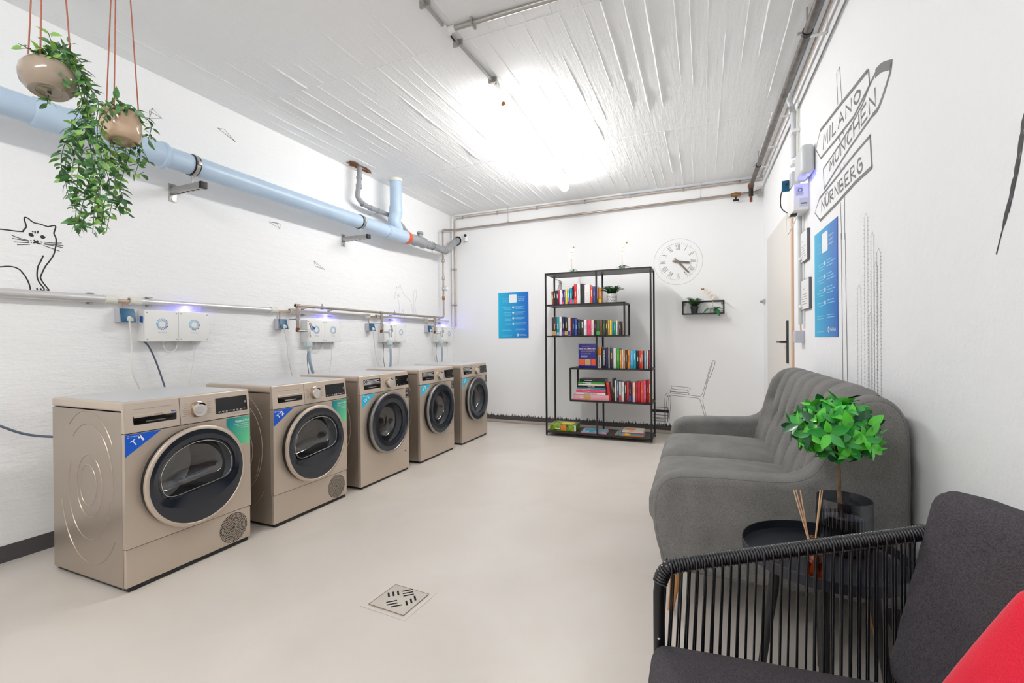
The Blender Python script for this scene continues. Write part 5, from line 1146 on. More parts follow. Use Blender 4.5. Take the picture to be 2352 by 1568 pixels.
m.box((p.x - .012, YB_ - .0, zt - .022), (p.x + .012, YF, zt - .018)); W(m, 'wall_anchor', t)
# ---------------------------------------------------------------- books
BC = {'dark brown': (66, 48, 42), 'rust brown': (150, 84, 52), 'black': (28, 26, 30), 'charcoal': (46, 42, 46), 'pink': (228, 64, 110), 'white': (226, 224, 224), 'cream': (224, 214, 196), 'purple': (92, 62, 130), 'blue': (36, 78, 168), 'navy': (28, 34, 80), 'yellow': (238, 206, 30), 'sky blue': (90, 170, 214), 'teal': (18, 146, 160), 'red': (206, 42, 40), 'orange': (234, 132, 36), 'orange red': (226, 82, 44), 'green': (52, 150, 60), 'dark green': (44, 66, 42), 'tan': (196, 150, 100), 'cyan': (24, 160, 196), 'light grey': (188, 190, 200), 'light blue': (150, 184, 208), 'crimson': (196, 28, 52), 'dark red': (138, 20, 28), 'pale pink': (226, 160, 170), 'brown': (104, 66, 44), 'grey blue': (110, 130, 160)}
def cm_(nm): return mat('cover_' + nm.replace(' ', '_'), C(*BC[nm]), 0.35)
m_pages = mat('book_pages', C(226, 216, 200), 0.8)
YSP = YS + .05
books_on = {}
def book_upright(x0, x1, z, h, depth, colr, label, group, accent=None, lean=0.0, text=None, y=YSP, tcol='white', top=None):
    x0 += .0008; x1 -= .0008; w_ = x1 - x0; t_ = thing('book', label, 'book', ((x0 + x1) / 2, y, z), group); c_ = cm_(colr)
    L_ = Matrix.Translation((0, 0, 0)) @ Matrix.Rotation(lean, 4, 'Y')
    m = MB(c_, cm_(accent) if accent else c_, cm_(tcol)); m.T = L_; cv = min(.002, w_ * .15)
    m.box((-w_ / 2, 0, 0), (w_ / 2, .002 + cv, h), .0008); m.box((-w_ / 2, 0, 0), (-w_ / 2 + cv, depth, h)); m.box((w_ / 2 - cv, 0, 0), (w_ / 2, depth, h))
    m.use(1)
    if accent: m.box((-w_ / 2 - .0001, -.0006, h * .02), (w_ / 2 + .0001, .001, h * rnd.choice([.18, .3])) if rnd.random() < .5 else (w_ / 2 + .0001, .001, h * .25))
    m.use(2)
    if top: m.mats.append(cm_(top)); m.use(3); m.box((-w_ / 2 - .0001, -.0006, h * .62), (w_ / 2 + .0001, .001, h)); m.use(2)
    if text:
        m.text(text, (0.0, -.0012, h * (.31 if top else .5)), (0, 0, -1), (1, 0, 0), w_ * (.42 if top else .55), 'c', .01)
    elif w_ > .012:
        s0 = rnd.uniform(.35, .5); s1 = s0 + rnd.uniform(.2, .4); q_ = rnd.uniform(.10, .16)
        m.box((-w_ * q_, -.0007, h * s0), (w_ * q_, .0005, h * min(.93, s1)))
    m.build('cover', t_)
    m = MB(m_pages); m.T = L_; m.box((-w_ / 2 + cv, .003, .002), (w_ / 2 - cv, depth - .003, h - .003)); m.build('pages', t_)
    return t_
def row(crop_, specs, z, shelfname, group, y=YSP):
    n = len(specs)
    for i, sp_ in enumerate(specs):
        a, b_, tp, cn = sp_[:4]; kw = dict(sp_[4]) if len(sp_) > 4 else {}
        pa_, pb_ = PY(*crop_(a, tp), y), PY(*crop_(b_, tp), y); h = PY(*crop_((a + b_) / 2, tp), y).z - z
        desc = kw.pop('d', None)
        nb = []
        if i > 0: nb.append(specs[i - 1][3])
        if i < n - 1: nb.append(specs[i + 1][3])
        if desc: lab = desc + ' on the ' + shelfname
        elif i == 0: lab = '%s book at the left end of the %s, beside a %s one' % (cn, shelfname, nb[0])
        elif i == n - 1: lab = '%s book at the right end of the %s, beside a %s one' % (cn, shelfname, nb[0])
        else: lab = '%s book, %s, %s to its left, %s right' % (cn, shelfname, nb[0], nb[1])
        book_upright(pa_.x, pb_.x, z, max(.08, h), rnd.uniform(.125, .15), cn, lab, group, y=y + rnd.uniform(0, .008), **kw)
k7 = crop(1240, 610, 8.252); k8 = crop(1240, 770, 6.03)
row(k7, [(226, 262, 485, 'rust brown', dict(lean=R(-3))), (264, 310, 475, 'black', dict(lean=R(-3))), (312, 354, 470, 'charcoal', dict(lean=R(-2))), (356, 374, 460, 'pink', dict(lean=R(-2))), (376, 415, 455, 'white'), (417, 450, 450, 'purple', dict(accent='pink', lean=R(-2))), (452, 474, 450, 'blue'), (477, 520, 445, 'yellow'), (523, 560, 448, 'sky blue', dict(accent='blue')), (564, 608, 415, 'teal', dict(accent='pink')), (612, 640, 390, 'navy', dict(accent='sky blue')), (642, 698, 345, 'red', dict(accent='orange red')), (700, 765, 330, 'white', dict(d='tall white book right of the tall red book', tcol='light blue')), (768, 840, 342, 'black', dict(d='thick tall black book between two tall white books', tcol='charcoal')), (843, 950, 358, 'white', dict(d='widest white book right of the thick black one', tcol='cream')), (953, 1000, 390, 'orange red'), (1002, 1046, 390, 'blue'), (1054, 1104, 395, 'cream', dict(accent='brown')), (1106, 1160, 418, 'orange', dict(accent='yellow', d='orange book with a colourful cover beside the fern pot'))],
    z1s, 'top shelf', 'books on the top book shelf')
row(k7, [(220, 306, 975, 'dark brown', dict(accent='tan', text='Arena', tcol='cream')), (312, 364, 970, 'teal', dict(accent='light blue')), (366, 412, 965, 'white', dict(tcol='tan')), (415, 460, 968, 'navy', dict(accent='purple')), (465, 532, 990, 'black', dict(accent='tan', tcol='tan')), (534, 574, 988, 'white', dict(accent='blue')), (576, 597, 985, 'orange red'), (599, 650, 985, 'navy', dict(text='ROMAN', tcol='light blue')), (655, 706, 1010, 'blue', dict(text='KING')), (708, 768, 1020, 'black', dict(tcol='cyan')), (772, 825, 1022, 'charcoal'), (828, 890, 1024, 'white', dict(tcol='light grey')), (892, 970, 1027, 'pink', dict(d='wide bright pink book', tcol='crimson')), (973, 1022, 1027, 'cream', dict(tcol='light grey')), (1026, 1058, 1030, 'black', dict(tcol='pink')), (1062, 1132, 1022, 'dark green', dict(tcol='green', d='wide dark green book with a light green band', accent='green')), (1134, 1186, 1022, 'brown', dict(tcol='dark brown')), (1188, 1238, 1025, 'dark green', dict(d='dark green book with mottled spine right of the brown one', tcol='green')), (1240, 1280, 1030, 'charcoal', dict(tcol='yellow')), (1283, 1318, 1036, 'tan'), (1320, 1362, 1038, 'yellow', dict(accent='yellow', tcol='orange')), (1364, 1394, 1072, 'cyan'), (1396, 1424, 1072, 'teal'), (1426, 1444, 1072, 'green'), (1446, 1470, 1042, 'white'), (1472, 1490, 1046, 'cream', dict(tcol='pale pink')), (1492, 1535, 1050, 'dark brown')],
    z2s, 'second shelf', 'books on the second book shelf')
o_ = PY(*k7(1575, 1200), YSP + .06); t_ = thing('book', 'black book lying flat against the shelf side, right end of second book shelf', 'book', (o_.x, YSP + .06, z2s), 'books on the second book shelf')
m = MB(cm_('charcoal')); m.box((-.018, 0, 0), (-.003, .11, .125), .001); m.build('cover', t_); m = MB(m_pages); m.box((-.003, .002, .002), (.012, .108, .14)); m.build('pages', t_)
row(k8, [(772, 848, 165, 'white', dict(d='thick white book with an orange top', text='SPANISCH', tcol='charcoal', top='orange')), (850, 905, 170, 'black', dict(text='DER PROFESSOR')), (907, 942, 168, 'navy', dict(tcol='charcoal')), (944, 965, 165, 'light grey'), (967, 1012, 180, 'charcoal', dict(tcol='tan')), (1015, 1055, 180, 'white', dict(tcol='light grey')), (1058, 1103, 182, 'green', dict(tcol='yellow')), (1106, 1132, 200, 'orange', dict(tcol='cream')), (1134, 1158, 200, 'cream', dict(tcol='orange')), (1160, 1181, 205, 'tan'), (1183, 1208, 205, 'dark brown'), (1210, 1246, 200, 'orange', dict(tcol='brown', d='thicker orange book left of the two light blue ones')), (1249, 1291, 205, 'sky blue', dict(accent='teal')), (1293, 1330, 210, 'cyan'), (1333, 1373, 212, 'black', dict(d='black book right of the cyan one, before the red pair')), (1375, 1399, 212, 'red'), (1401, 1425, 212, 'orange red'), (1427, 1441, 212, 'black', dict(d='thin black book right of the orange red one')), (1443, 1473, 212, 'light blue'), (1475, 1498, 212, 'white', dict(d='white book right of the light blue one, behind the shelf post')), (1503, 1520, 205, 'dark red')],
    z3s, 'third shelf', 'books on the third book shelf')
# orange top of the spanish book
row(k8, [(1000, 1031, 598, 'black', dict(text='LONDON', d='black book reading LONDON', lean=R(0))), (1034, 1062, 625, 'cream'), (1064, 1092, 630, 'grey blue', dict(accent='navy')), (1095, 1124, 640, 'white', dict(accent='red')), (1127, 1166, 645, 'white', dict(d='wider white book right of a narrower white one', tcol='light grey')), (1168, 1196, 640, 'dark brown'), (1198, 1232, 640, 'red', dict(text='Roman')), (1234, 1262, 655, 'navy', dict(accent='blue')), (1264, 1281, 655, 'red', dict(accent='blue', d='thin red book with a blue foot')), (1283, 1320, 650, 'cream', dict(tcol='tan')), (1322, 1348, 640, 'crimson', dict(tcol='dark red')), (1350, 1391, 640, 'crimson', dict(tcol='dark red', d='wider crimson book left of the orange red one')), (1393, 1425, 630, 'orange red', dict(text='Liebe', tcol='cream')), (1428, 1470, 625, 'pink', dict(text='SPRUCH DES TAGES')), (1473, 1501, 620, 'dark red', dict(tcol='orange')), (1505, 1530, 618, 'orange red', dict(d='orange red book at the right end beside the rear post'))],
    z4s, 'lowest shelf', 'books on the lowest book shelf')
# leaning red book
pa_ = PY(*k8(965, 880), YSP); t_ = book_upright(pa_.x - .014, pa_.x + .016, z4s, .205, .14, 'red', 'red book leaning left on the lowest book shelf, against the black LONDON book', 'books on the lowest book shelf', lean=R(-8), tcol='crimson')
t_.location.x = pa_.x + .004
# big blue lexicon, cover facing the room
pa_, pb_ = PY(*k8(537, 438), YSP + .01), PY(*k8(783, 438), YSP + .01); pt_ = PY(*k8(660, 115), YSP + .01); w_, h_ = pb_.x - pa_.x, pt_.z - z3s
t_ = thing('book', 'large dark blue health lexicon facing forward on the third book shelf', 'book', (pa_.x, YSP + .01, z3s), 'books on the third book shelf')
m = MB(cm_('navy'), cm_('white'), cm_('orange red'), cm_('tan'), mat('cover_lexicon_blue', C(24, 38, 128), 0.3)); m.use(4); m.box((0, 0, 0), (w_, .003, h_), .001); m.box((0, .030, 0), (w_, .033, h_)); m.box((0, 0, 0), (.003, .033, h_))
TT = frame((0, -.0008, 0), (1, 0, 0), (0, 0, 1)); m.T = TT
m.use(2); m.text('DAS GROSSE', (w_ * .42, h_ * .86, 0), (1, 0, 0), (0, 1, 0), .015, 'c'); m.use(1); m.text('BERTELSMANN', (w_ * .5, h_ * .765, .0), (1, 0, 0), (0, 1, 0), .020, 'c', .01, w_ * .88); m.use(3)
m.text('GESUNDHEITS', (w_ * .53, h_ * .665, 0), (1, 0, 0), (0, 1, 0), .019, 'c', 0, w_ * .78); m.text('LEXIKON', (w_ * .42, h_ * .565, 0), (1, 0, 0), (0, 1, 0), .019, 'c', 0, w_ * .52)
m.use(1); 
for k in range(2): m.add([(w_ * .15, h_ * (.5 - .045 * k), 0), (w_ * .5, h_ * (.5 - .045 * k), 0), (w_ * .5, h_ * (.512 - .045 * k), 0), (w_ * .15, h_ * (.512 - .045 * k), 0)], [(0, 1, 2, 3)], False)
m.use(2); m.add([(w_ * .04, h_ * .1, 0), (w_ * .33, h_ * .1, 0), (w_ * .33, h_ * .36, 0), (w_ * .04, h_ * .36, 0)], [(0, 1, 2, 3)], False); m.use(3); m.add([(w_ * .36, h_ * .1, 0), (w_ * .68, h_ * .1, 0), (w_ * .68, h_ * .36, 0), (w_ * .36, h_ * .36, 0)], [(0, 1, 2, 3)], False); m.use(2); m.add([(w_ * .71, h_ * .1, 0), (w_ * .95, h_ * .1, 0), (w_ * .95, h_ * .36, 0), (w_ * .71, h_ * .36, 0)], [(0, 1, 2, 3)], False)
m.build('cover', t_); m = MB(m_pages); m.box((.004, .003, .002), (w_ - .003, .030, h_ - .002)); m.build('pages', t_)
# orange head of the white spanish book
# flat books
def book_flat(pl, pr, z, th, depth, colr, label, group, accent=None, text=None, y=YSP - .02, rot=0, tcol='white'):
    w_ = pr - pl; t_ = thing('book', label, 'book', (pl, y, z), group); t_.rotation_euler.z = rot
    c_ = cm_(colr); m = MB(c_, cm_(accent) if accent else c_, cm_(tcol)); cv = min(.0025, th * .2)
    m.box((0, 0, 0), (w_, depth, cv)); m.box((0, 0, th - cv), (w_, depth, th)); m.box((0, 0, 0), (w_, .003, th), .0006); m.use(1)
    if accent: m.box((w_ * .1, .02, th - .0002), (w_ * .6, depth * .7, th + .0004)); m.box((w_ * .3, -.0006, .001), (w_ * .5, .001, th - .001))
    m.use(2)
    if text: m.text(text, (w_ * .5, -.001, th * .25), (1, 0, 0), (0, 0, 1), th * .62, 'c', .02)
    else: m.box((w_ * .2, -.0005, th * .4), (w_ * .5, .001, th * .6))
    m.build('cover', t_); m = MB(m_pages); m.box((.003, .002, cv), (w_ - .002, depth - .002, th - cv)); m.build('pages', t_)
    return th
def xs(a, b_, cy_, y=YSP - .02): return PY(*k8(a, cy_), y).x, PY(*k8(b_, cy_), y).x
zz = z4s; gname = 'flat books stacked on the lowest book shelf'
for (a, b_, yt, yb, cn, lab, kw) in [(462, 955, 808, 885, 'pale pink', 'pale pink boxed book at the bottom of the flat stack, lowest book shelf', dict(accent='tan')), (500, 905, 778, 808, 'white', 'white book reading LEONARDO DA VINCI in the flat stack', dict(text='LEONARDO DA VINCI', tcol='black')), (503, 905, 745, 778, 'pink', 'pinkish red book in the flat stack above the LEONARDO one', {}), (508, 905, 729, 745, 'pale pink', 'thin pinkish book in the flat stack between pink and teal books', {}), (520, 905, 708, 729, 'teal', 'thin teal book in the flat stack, under the black one', {}), (525, 905, 684, 708, 'black', 'black book with white lettering in the flat stack between cream and teal', dict(text='Pflanzen  selber')), (530, 893, 660, 684, 'cream', 'cream book in the flat stack below the green one', {}), (530, 890, 632, 660, 'green', 'green book in the flat stack under the topmost black book', dict(accent='light grey')), (548, 905, 592, 632, 'black', 'black book lying on top of the flat stack, lowest book shelf', {})]:
    a_, b__ = xs(a, b_, (yt + yb) / 2); th = PY(*k8(700, yt), YSP - .02).z - PY(*k8(700, yb), YSP - .02).z
    zz += book_flat(a_, b__, zz, th, .17, cn, lab, gname, **kw) + .0003
# bottom shelf: game box and two piles
a_, b__ = xs(146, 500, 1290, YS + .06); m_gb = mat('game_box_green', C(150, 186, 40), 0.3, mottle=(24, C(20, 26, 16), 0.95)); 
t_ = thing('game_box', 'green and yellow patterned game box on the bottom shelf, left end', 'box', (a_, YS + .05, z0s))
m = MB(m_gb, cm_('yellow'), cm_('orange'), cm_('white')); w_ = b__ - a_; m.T = Matrix.Rotation(R(3), 4, 'Z'); m.box((0, 0, 0), (w_, .235, .075), .002); m.use(2); m.box((w_ * .42, -.001, .01), (w_ * .62, .001, .068)); m.use(1); m.box((w_ * .4, .04, .0745), (w_ * .85, .16, .0757)); m.use(3); m.box((w_ * .93, -.001, .004), (w_ * .99, .001, .07)); m.box((w_ * .2, -.001, .02), (w_ * .4, .001, .034)); m.build('printed_box', t_)
g2 = 'flat books on the bottom shelf'; a_, b__ = xs(572, 925, 1320, YS + .05)
th = book_flat(a_, b__, z0s, .010, .20, 'pale pink', 'pale pink thin book under the light blue one on the bottom shelf', g2, y=YS + .04, rot=R(2))
book_flat(a_ + .012, b__ - .01, z0s + .0105, .012, .185, 'light blue', 'light blue picture book on the bottom shelf behind the middle post', g2, accent='cyan', y=YS + .045, rot=R(3))
a_, b__ = xs(1040, 1440, 1370, YS + .04); zz = z0s
for (da, db, th, cn, lab, ac, dy) in [(0, 0, .012, 'orange', 'orange book at the bottom of the right pile, bottom shelf', None, 0), (.02, 0, .016, 'cyan', 'cyan and yellow book in the right pile, bottom shelf', 'yellow', .005), (.06, -.005, .010, 'red', 'thin red and black book in the right pile, bottom shelf', 'black', .01), (.075, -.005, .010, 'white', 'white book in the right pile, bottom shelf', None, .012), (.085, -.01, .012, 'cream', 'cream book with orange cover on top of the right pile, bottom shelf', 'orange', .015)]:
    zz += book_flat(a_ + da, b__ + db, zz, th, .19 - dy, cn, lab, g2, accent=ac, y=YS + .035 + dy, rot=R(1.5)) + .0003
# ---------------------------------------------------------------- small plants
m_fern = mat('fern_green', C(38, 112, 48), 0.5, mottle=(90, C(16, 66, 30), 0.9)); m_fern2 = mat('fern_light', C(96, 168, 60), 0.5)
m_potw = mat('white_ceramic', C(232, 232, 232), 0.25); m_potb = mat('black_plastic_pot', C(30, 30, 34), 0.4)
def fern(mb, c, r, h, n=26):
    for k in range(n):
        a = 2 * math.pi * k / n + rnd.uniform(-.2, .2); rr = r * rnd.uniform(.5, 1.05); hh = h * rnd.uniform(.55, 1.0) * (1.15 - .4 * rr / r); P_ = []
        for i in range(7):
            u = i / 6; P_.append(Vector((c[0] + math.cos(a) * rr * u, c[1] + math.sin(a) * rr * u * .8, c[2] + hh * math.sin(u * 1.9) / math.sin(1.9) * (1 if u < .8 else 1) * u ** .4)))
        P_ = catmull(P_, 3); mb.use(1 if rnd.random() < .3 else 0); mb.tube(P_, .0012, 4)
        for i in range(2, len(P_)):
            d = (P_[i] - P_[i - 1]).normalized(); sd = d.cross(Vector((0, 0, 1))); sd = sd.normalized() if sd.length > 0 else Vector((1, 0, 0))
            for s_ in (-1, 1): leaf(mb, P_[i], sd * s_ + d * .5, Vector((0, 0, 1)) + rvec(.3), r * .30 * (1.1 - .7 * i / len(P_)), r * .09, .2, 2)
def orchid(name, label, base, H, bend, dirx, leaves, potr=.028, poth=.045):
    t_ = thing(name, label, 'orchid', base); b0 = Vector((0, 0, 0))
    m = MB(m_potw); m.lathe([(.0001, .001), (potr * .75, 0), (potr, poth), (potr * .92, poth), (potr * .85, poth * .8)], (0, 0, 0), (0, 0, 1), 24); m.build('pot', t_)
    m = MB(mat('orchid_leaf', C(38, 112, 62), 0.35))
    for (ax, ay, L_, up) in leaves: leaf(m, (0, 0, poth), (ax, ay, up), (0, 0, 1) if up < .5 else (0, -1, .3), L_ * 1.3, L_ * .8, .5, 6)
    m.build('leaves', t_)
    st = [(0, 0, poth * .8), (-dirx * .006, 0, H * .45), (dirx * .002, 0, H * .7), (dirx * bend * .4, -.005, H * .85), (dirx * bend, -.01, H)]
    m = MB(mat('orchid_stem', C(206, 178, 150), 0.6)); P_ = catmull(st, 6); m.tube(P_, .0032, 6); m.build('stem', t_)
    m = MB(mat('orchid_petal', C(236, 226, 216), 0.5), mat('orchid_centre', C(226, 170, 120), 0.5))
    for k in (-14, -9, -5):
        c_ = P_[k] + Vector((0, -.008, 0))
        for q in range(5): a = 2 * math.pi * q / 5 + k; m.use(0); leaf(m, c_, (math.cos(a), -.35, math.sin(a)), (0, -1, 0), .034, .026, .15, 3)
        m.use(1); m.lathe([(.0001, 0), (.003, .002), (.0001, .006)], c_, (0, -1, 0), 8)
    m.build('flowers', t_)
    m = MB(mat('orchid_bud', C(132, 116, 60), 0.5))
    for k, dz in ((-1, 0), (-3, .012)): m.lathe([(.0001, -.011), (.008, -.004), (.008, .004), (.0001, .012)], P_[k] + Vector((dirx * .004, -.004, dz)), (dirx * .5, 0, 1), 10)
    m.build('buds', t_)
    return t_
c_ = PY(*k7(1365, 690), YS + .10); t_ = thing('potted_fern', 'small fern in a white pot with black wavy lines on the top book shelf', 'potted plant', (c_.x, YS + .10, z1s))
m = MB(m_potw, m_ink); pr = .052; ph_ = .098; m.lathe([(.0001, 0), (pr * .92, .001), (pr, .01), (pr, ph_), (pr * .93, ph_), (pr * .9, ph_ * .8)], (0, 0, 0), (0, 0, 1), 36); m.use(1)
for q in range(5):
    z_ = .022 + q * .0155; n = 72; m.tube([((pr + .0004) * math.cos(2 * math.pi * k / n), (pr + .0004) * math.sin(2 * math.pi * k / n), z_ + .004 * math.sin(k * 2 * math.pi * 12 / n)) for k in range(n)], .0018, 4, closed=True)
m.build('pot', t_); m = MB(m_fern, m_fern2); fern(m, (0, 0, ph_ - .01), .125, .115, 44); m.build('foliage', t_)
# on top of the bookshelf
pa_ = PY(1313, 620, YS + .15); orchid('orchid', 'white orchid in a small pot on top of the bookshelf, left one', (PY(1314, 622, YS + .15).x, YS + .15, zt), .30, .02, 1, [(.8, -.3, .06, .1), (.3, -.9, .05, -.2)])
orchid('orchid', 'white orchid in a small pot on top of the bookshelf, right one with spreading leaves', (PY(1430, 612, YS + .15).x, YS + .15, zt), .30, .045, 1, [(1, -.3, .085, .1), (-1, -.4, .06, .15), (-.3, -.9, .055, 0)])
# wall shelf
a_, b__ = PY(1567, 722, YF - .11), PY(1664, 720, YF - .11); zb_ = a_.z; ztp = PY(1567, 692, YF - .11).z; t = thing('wall_shelf', 'small black rectangular metal wall shelf right of the clock', 'shelf', (a_.x, YF - .06, zb_)); x0_, x1_ = a_.x, b__.x; bw = .010
for y in (YF - .11, YF - .005):
    for (lo, hi) in (((x0_, zb_), (x1_, zb_ + bw)), ((x0_, ztp - bw), (x1_, ztp)), ((x0_, zb_), (x0_ + bw, ztp)), ((x1_ - bw, zb_), (x1_, ztp))):
        m = MB(m_shelf); m.box((lo[0], y - .005, lo[1]), (hi[0], y + .005, hi[1])); W(m, 'frame_bar', t)
for x in (x0_, x1_ - bw):
    for z in (zb_, ztp - bw): m = MB(m_shelf); m.box((x, YF - .11, z), (x + bw, YF, z + bw)); W(m, 'frame_bar', t)
m = MB(m_shelf); m.box((x0_, YF - .11, zb_ + .002), (x1_, YF, zb_ + .006)); W(m, 'shelf_plate', t)
for x in (x0_ + .02, x1_ - .02):
    m = MB(m_shelf); n = 16; m.tube([(x + .008 * math.cos(2 * math.pi * k / n), YF - .004, ztp - .028 + .012 * math.sin(2 * math.pi * k / n)) for k in range(n)], .002, 5, closed=True); W(m, 'hanging_eye', t)
c_ = PY(1595, 718, YF - .06); t_ = thing('potted_fern', 'small fern in a black pot on the small wall shelf', 'potted plant', (c_.x, YF - .06, zb_ + bw))
m = MB(m_potb); m.lathe([(.0001, 0), (.032, 0), (.041, .066), (.044, .066), (.045, .08), (.039, .08), (.036, .06)], (0, 0, 0), (0, 0, 1), 28); m.build('pot', t_); m = MB(m_fern, m_fern2); fern(m, (0, 0, .07), .105, .13, 36)
for v in range(len(m.v)): m.v[v].y = min(m.v[v].y, .052)
m.build('foliage', t_)
orchid('orchid', 'white orchid with two drooping leaves on the small wall shelf', (PY(1636, 718, YF - .06).x, YF - .06, zb_ + bw), .27, .10, -1, [(-.9, -.5, .09, -.1), (.6, -.7, .10, -.25), (1, .1, .09, .25)], .026, .055)
# ================================================================ SOFA
def fabric(name, c1, c2, rough=0.9, sheen=0.3, scale=420, bump=0.25):
    m = bpy.data.materials.new(name); m.use_nodes = True; nt = m.node_tree; b = nt.nodes['Principled BSDF']
    b.inputs['Roughness'].default_value = rough; b.inputs['Sheen Weight'].default_value = sheen; b.inputs['Specular IOR Level'].default_value = 0.2
    tc = nt.nodes.new('ShaderNodeTexCoord'); n1 = nt.nodes.new('ShaderNodeTexNoise'); n1.inputs['Scale'].default_value = scale; n1.inputs['Detail'].default_value = 3
    mp = nt.nodes.new('ShaderNodeMapping'); mp.inputs['Scale'].default_value = (1, 1, .35); nt.links.new(tc.outputs['Object'], mp.inputs[0]); nt.links.new(mp.outputs[0], n1.inputs['Vector'])
    n2 = nt.nodes.new('ShaderNodeTexNoise'); n2.inputs['Scale'].default_value = 9; nt.links.new(tc.outputs['Object'], n2.inputs['Vector'])
    ad = nt.nodes.new('ShaderNodeMath'); ad.operation = 'MULTIPLY_ADD'; ad.inputs[1].default_value = 0.35; nt.links.new(n2.outputs[0], ad.inputs[0]); nt.links.new(n1.outputs[0], ad.inputs[2])
    rp = nt.nodes.new('ShaderNodeValToRGB'); rp.color_ramp.elements[0].position = .45; rp.color_ramp.elements[1].position = .9; rp.color_ramp.elements[0].color = c1; rp.color_ramp.elements[1].color = c2
    nt.links.new(ad.outputs[0], rp.inputs[0]); nt.links.new(rp.outputs[0], b.inputs['Base Color'])
    bp = nt.nodes.new('ShaderNodeBump'); bp.inputs['Strength'].default_value = bump; bp.inputs['Distance'].default_value = .002; nt.links.new(n1.outputs[0], bp.inputs['Height']); nt.links.new(bp.outputs[0], b.inputs['Normal'])
    return m
m_sofa = fabric('grey_wool_fabric', C(97, 95, 93), C(142, 140, 138), sheen=.05, scale=700)
m_seam = mat('sofa_seam', C(104, 100, 97), .9)
m_wood = mat('oiled_oak', C(206, 146, 88), 0.45, mottle=(10, C(176, 116, 64), .7, (6, 6, .6)))
SO = Vector((-.19, 1.885, 0)); vx = -RW_D; ux = Vector((vx.y, -vx.x, 0)); SL = 1.48
TS = frame(SO, ux, vx)
assert TS.to_3x3().col[2].z > .9
t_sofa = thing('sofa', 'grey button-tufted two-seat sofa with wooden legs against the right wall', 'sofa', SO)
def inset(pts, d):
    n = len(pts); out = []
    for i in range(n):
        a, b_ = pts[(i - 1) % n], pts[(i + 1) % n]; t = (b_ - a).normalized(); out.append(pts[i] + Vector((-t.y, t.x, 0)) * d)
    return out
from mathutils.geometry import delaunay_2d_cdt
def soft_panel(mb, prof, v0, v1, r, bulge=.012, steps=6):
    P_ = catmull([(p[0], p[1], 0) for p in prof], 4, True); area = sum(P_[i].x * P_[(i + 1) % len(P_)].y - P_[(i + 1) % len(P_)].x * P_[i].y for i in range(len(P_)))
    if area < 0: P_.reverse()
    n = len(P_); rings = []; base = inset(P_, r)
    for j in range(steps + 1):
        a = math.pi / 2 * j / steps; q_ = inset(P_, r * (1 - math.sin(a))); rings.append([(q.x, v0 + r * (1 - math.cos(a)), q.y) for q in q_])
    for j in range(steps, -1, -1):
        a = math.pi / 2 * j / steps; q_ = inset(P_, r * (1 - math.sin(a))); rings.append([(q.x, v1 - r * (1 - math.cos(a)), q.y) for q in q_])
    vs_ = [p for r_ in rings for p in r_]; mb.add(vs_, [(i * n + k, i * n + (k + 1) % n, (i + 1) * n + (k + 1) % n, (i + 1) * n + k) for i in range(len(rings) - 1) for k in range(n)], True)
    pts = [Vector((q.x, q.y)) for q in base]
    def dist(p): return min(sdist((p[0], p[1]), (pts[i].x, pts[i].y), (pts[(i + 1) % n].x, pts[(i + 1) % n].y)) for i in range(n))
    inner = []; x = min(q.x for q in pts) + .012
    while x < max(q.x for q in pts):
        z = min(q.y for q in pts) + .012
        while z < max(q.y for q in pts):
            c_ = 0
            for i in range(n):
                a, b_ = pts[i], pts[(i + 1) % n]
                if (a.y > z) != (b_.y > z) and x < (b_.x - a.x) * (z - a.y) / (b_.y - a.y) + a.x: c_ ^= 1
            if c_ and dist((x, z)) > .012: inner.append(Vector((x, z)))
            z += .03
        x += .03
    ov, oe, of, *_ = delaunay_2d_cdt(pts + inner, [(i, (i + 1) % n) for i in range(n)], [], 1, 1e-6)
    for (vv, sg) in ((v0, -1), (v1, 1)):
        vs2 = [(q.x, vv + sg * bulge * (1 - math.exp(-(dist((q.x, q.y)) / .09) ** 2)), q.y) for q in ov]
        mb.add(vs2, [tuple(f) if sg > 0 else tuple(reversed(f)) for f in of], True)
def sdist(p, a, b_):
    ax, ay = a; bx, by = b_; dx, dy = bx - ax, by - ay; l2 = dx * dx + dy * dy or 1e-12; t = max(0, min(1, ((p[0] - ax) * dx + (p[1] - ay) * dy) / l2)); return math.hypot(p[0] - ax - dx * t, p[1] - ay - dy * t)
prof = [(.06, .195), (.02, .26), (-.002, .36), (-.004, .45), (.022, .535), (.09, .576), (.22, .588), (.38, .592), (.48, .600), (.545, .635), (.585, .715), (.62, .80), (.665, .875), (.725, .905), (.785, .885), (.822, .82), (.832, .70), (.832, .50), (.832, .30), (.828, .19), (.60, .185), (.30, .185)]
for (a, b_, bu) in ((0, .125, .012), (SL - .125, SL, .012)):
    m = MB(m_sofa); m.T = TS; soft_panel(m, prof, a, b_, .042, bu); o = W(m, 'armrest', t_sofa)
    m = MB(m_seam); m.T = TS; Q = catmull([(p[0], p[1], 0) for p in prof], 4, True); sg_ = sum(Q[i].x * Q[(i + 1) % len(Q)].y - Q[(i + 1) % len(Q)].x * Q[i].y for i in range(len(Q)))
    if sg_ < 0: Q.reverse()
    Q = inset(Q, .014); vv = a + .011 if a < .5 else b_ - .011; m.tube([(q.x, vv, q.y) for q in Q], .0011, 6, closed=True); W(m, 'seam', t_sofa)
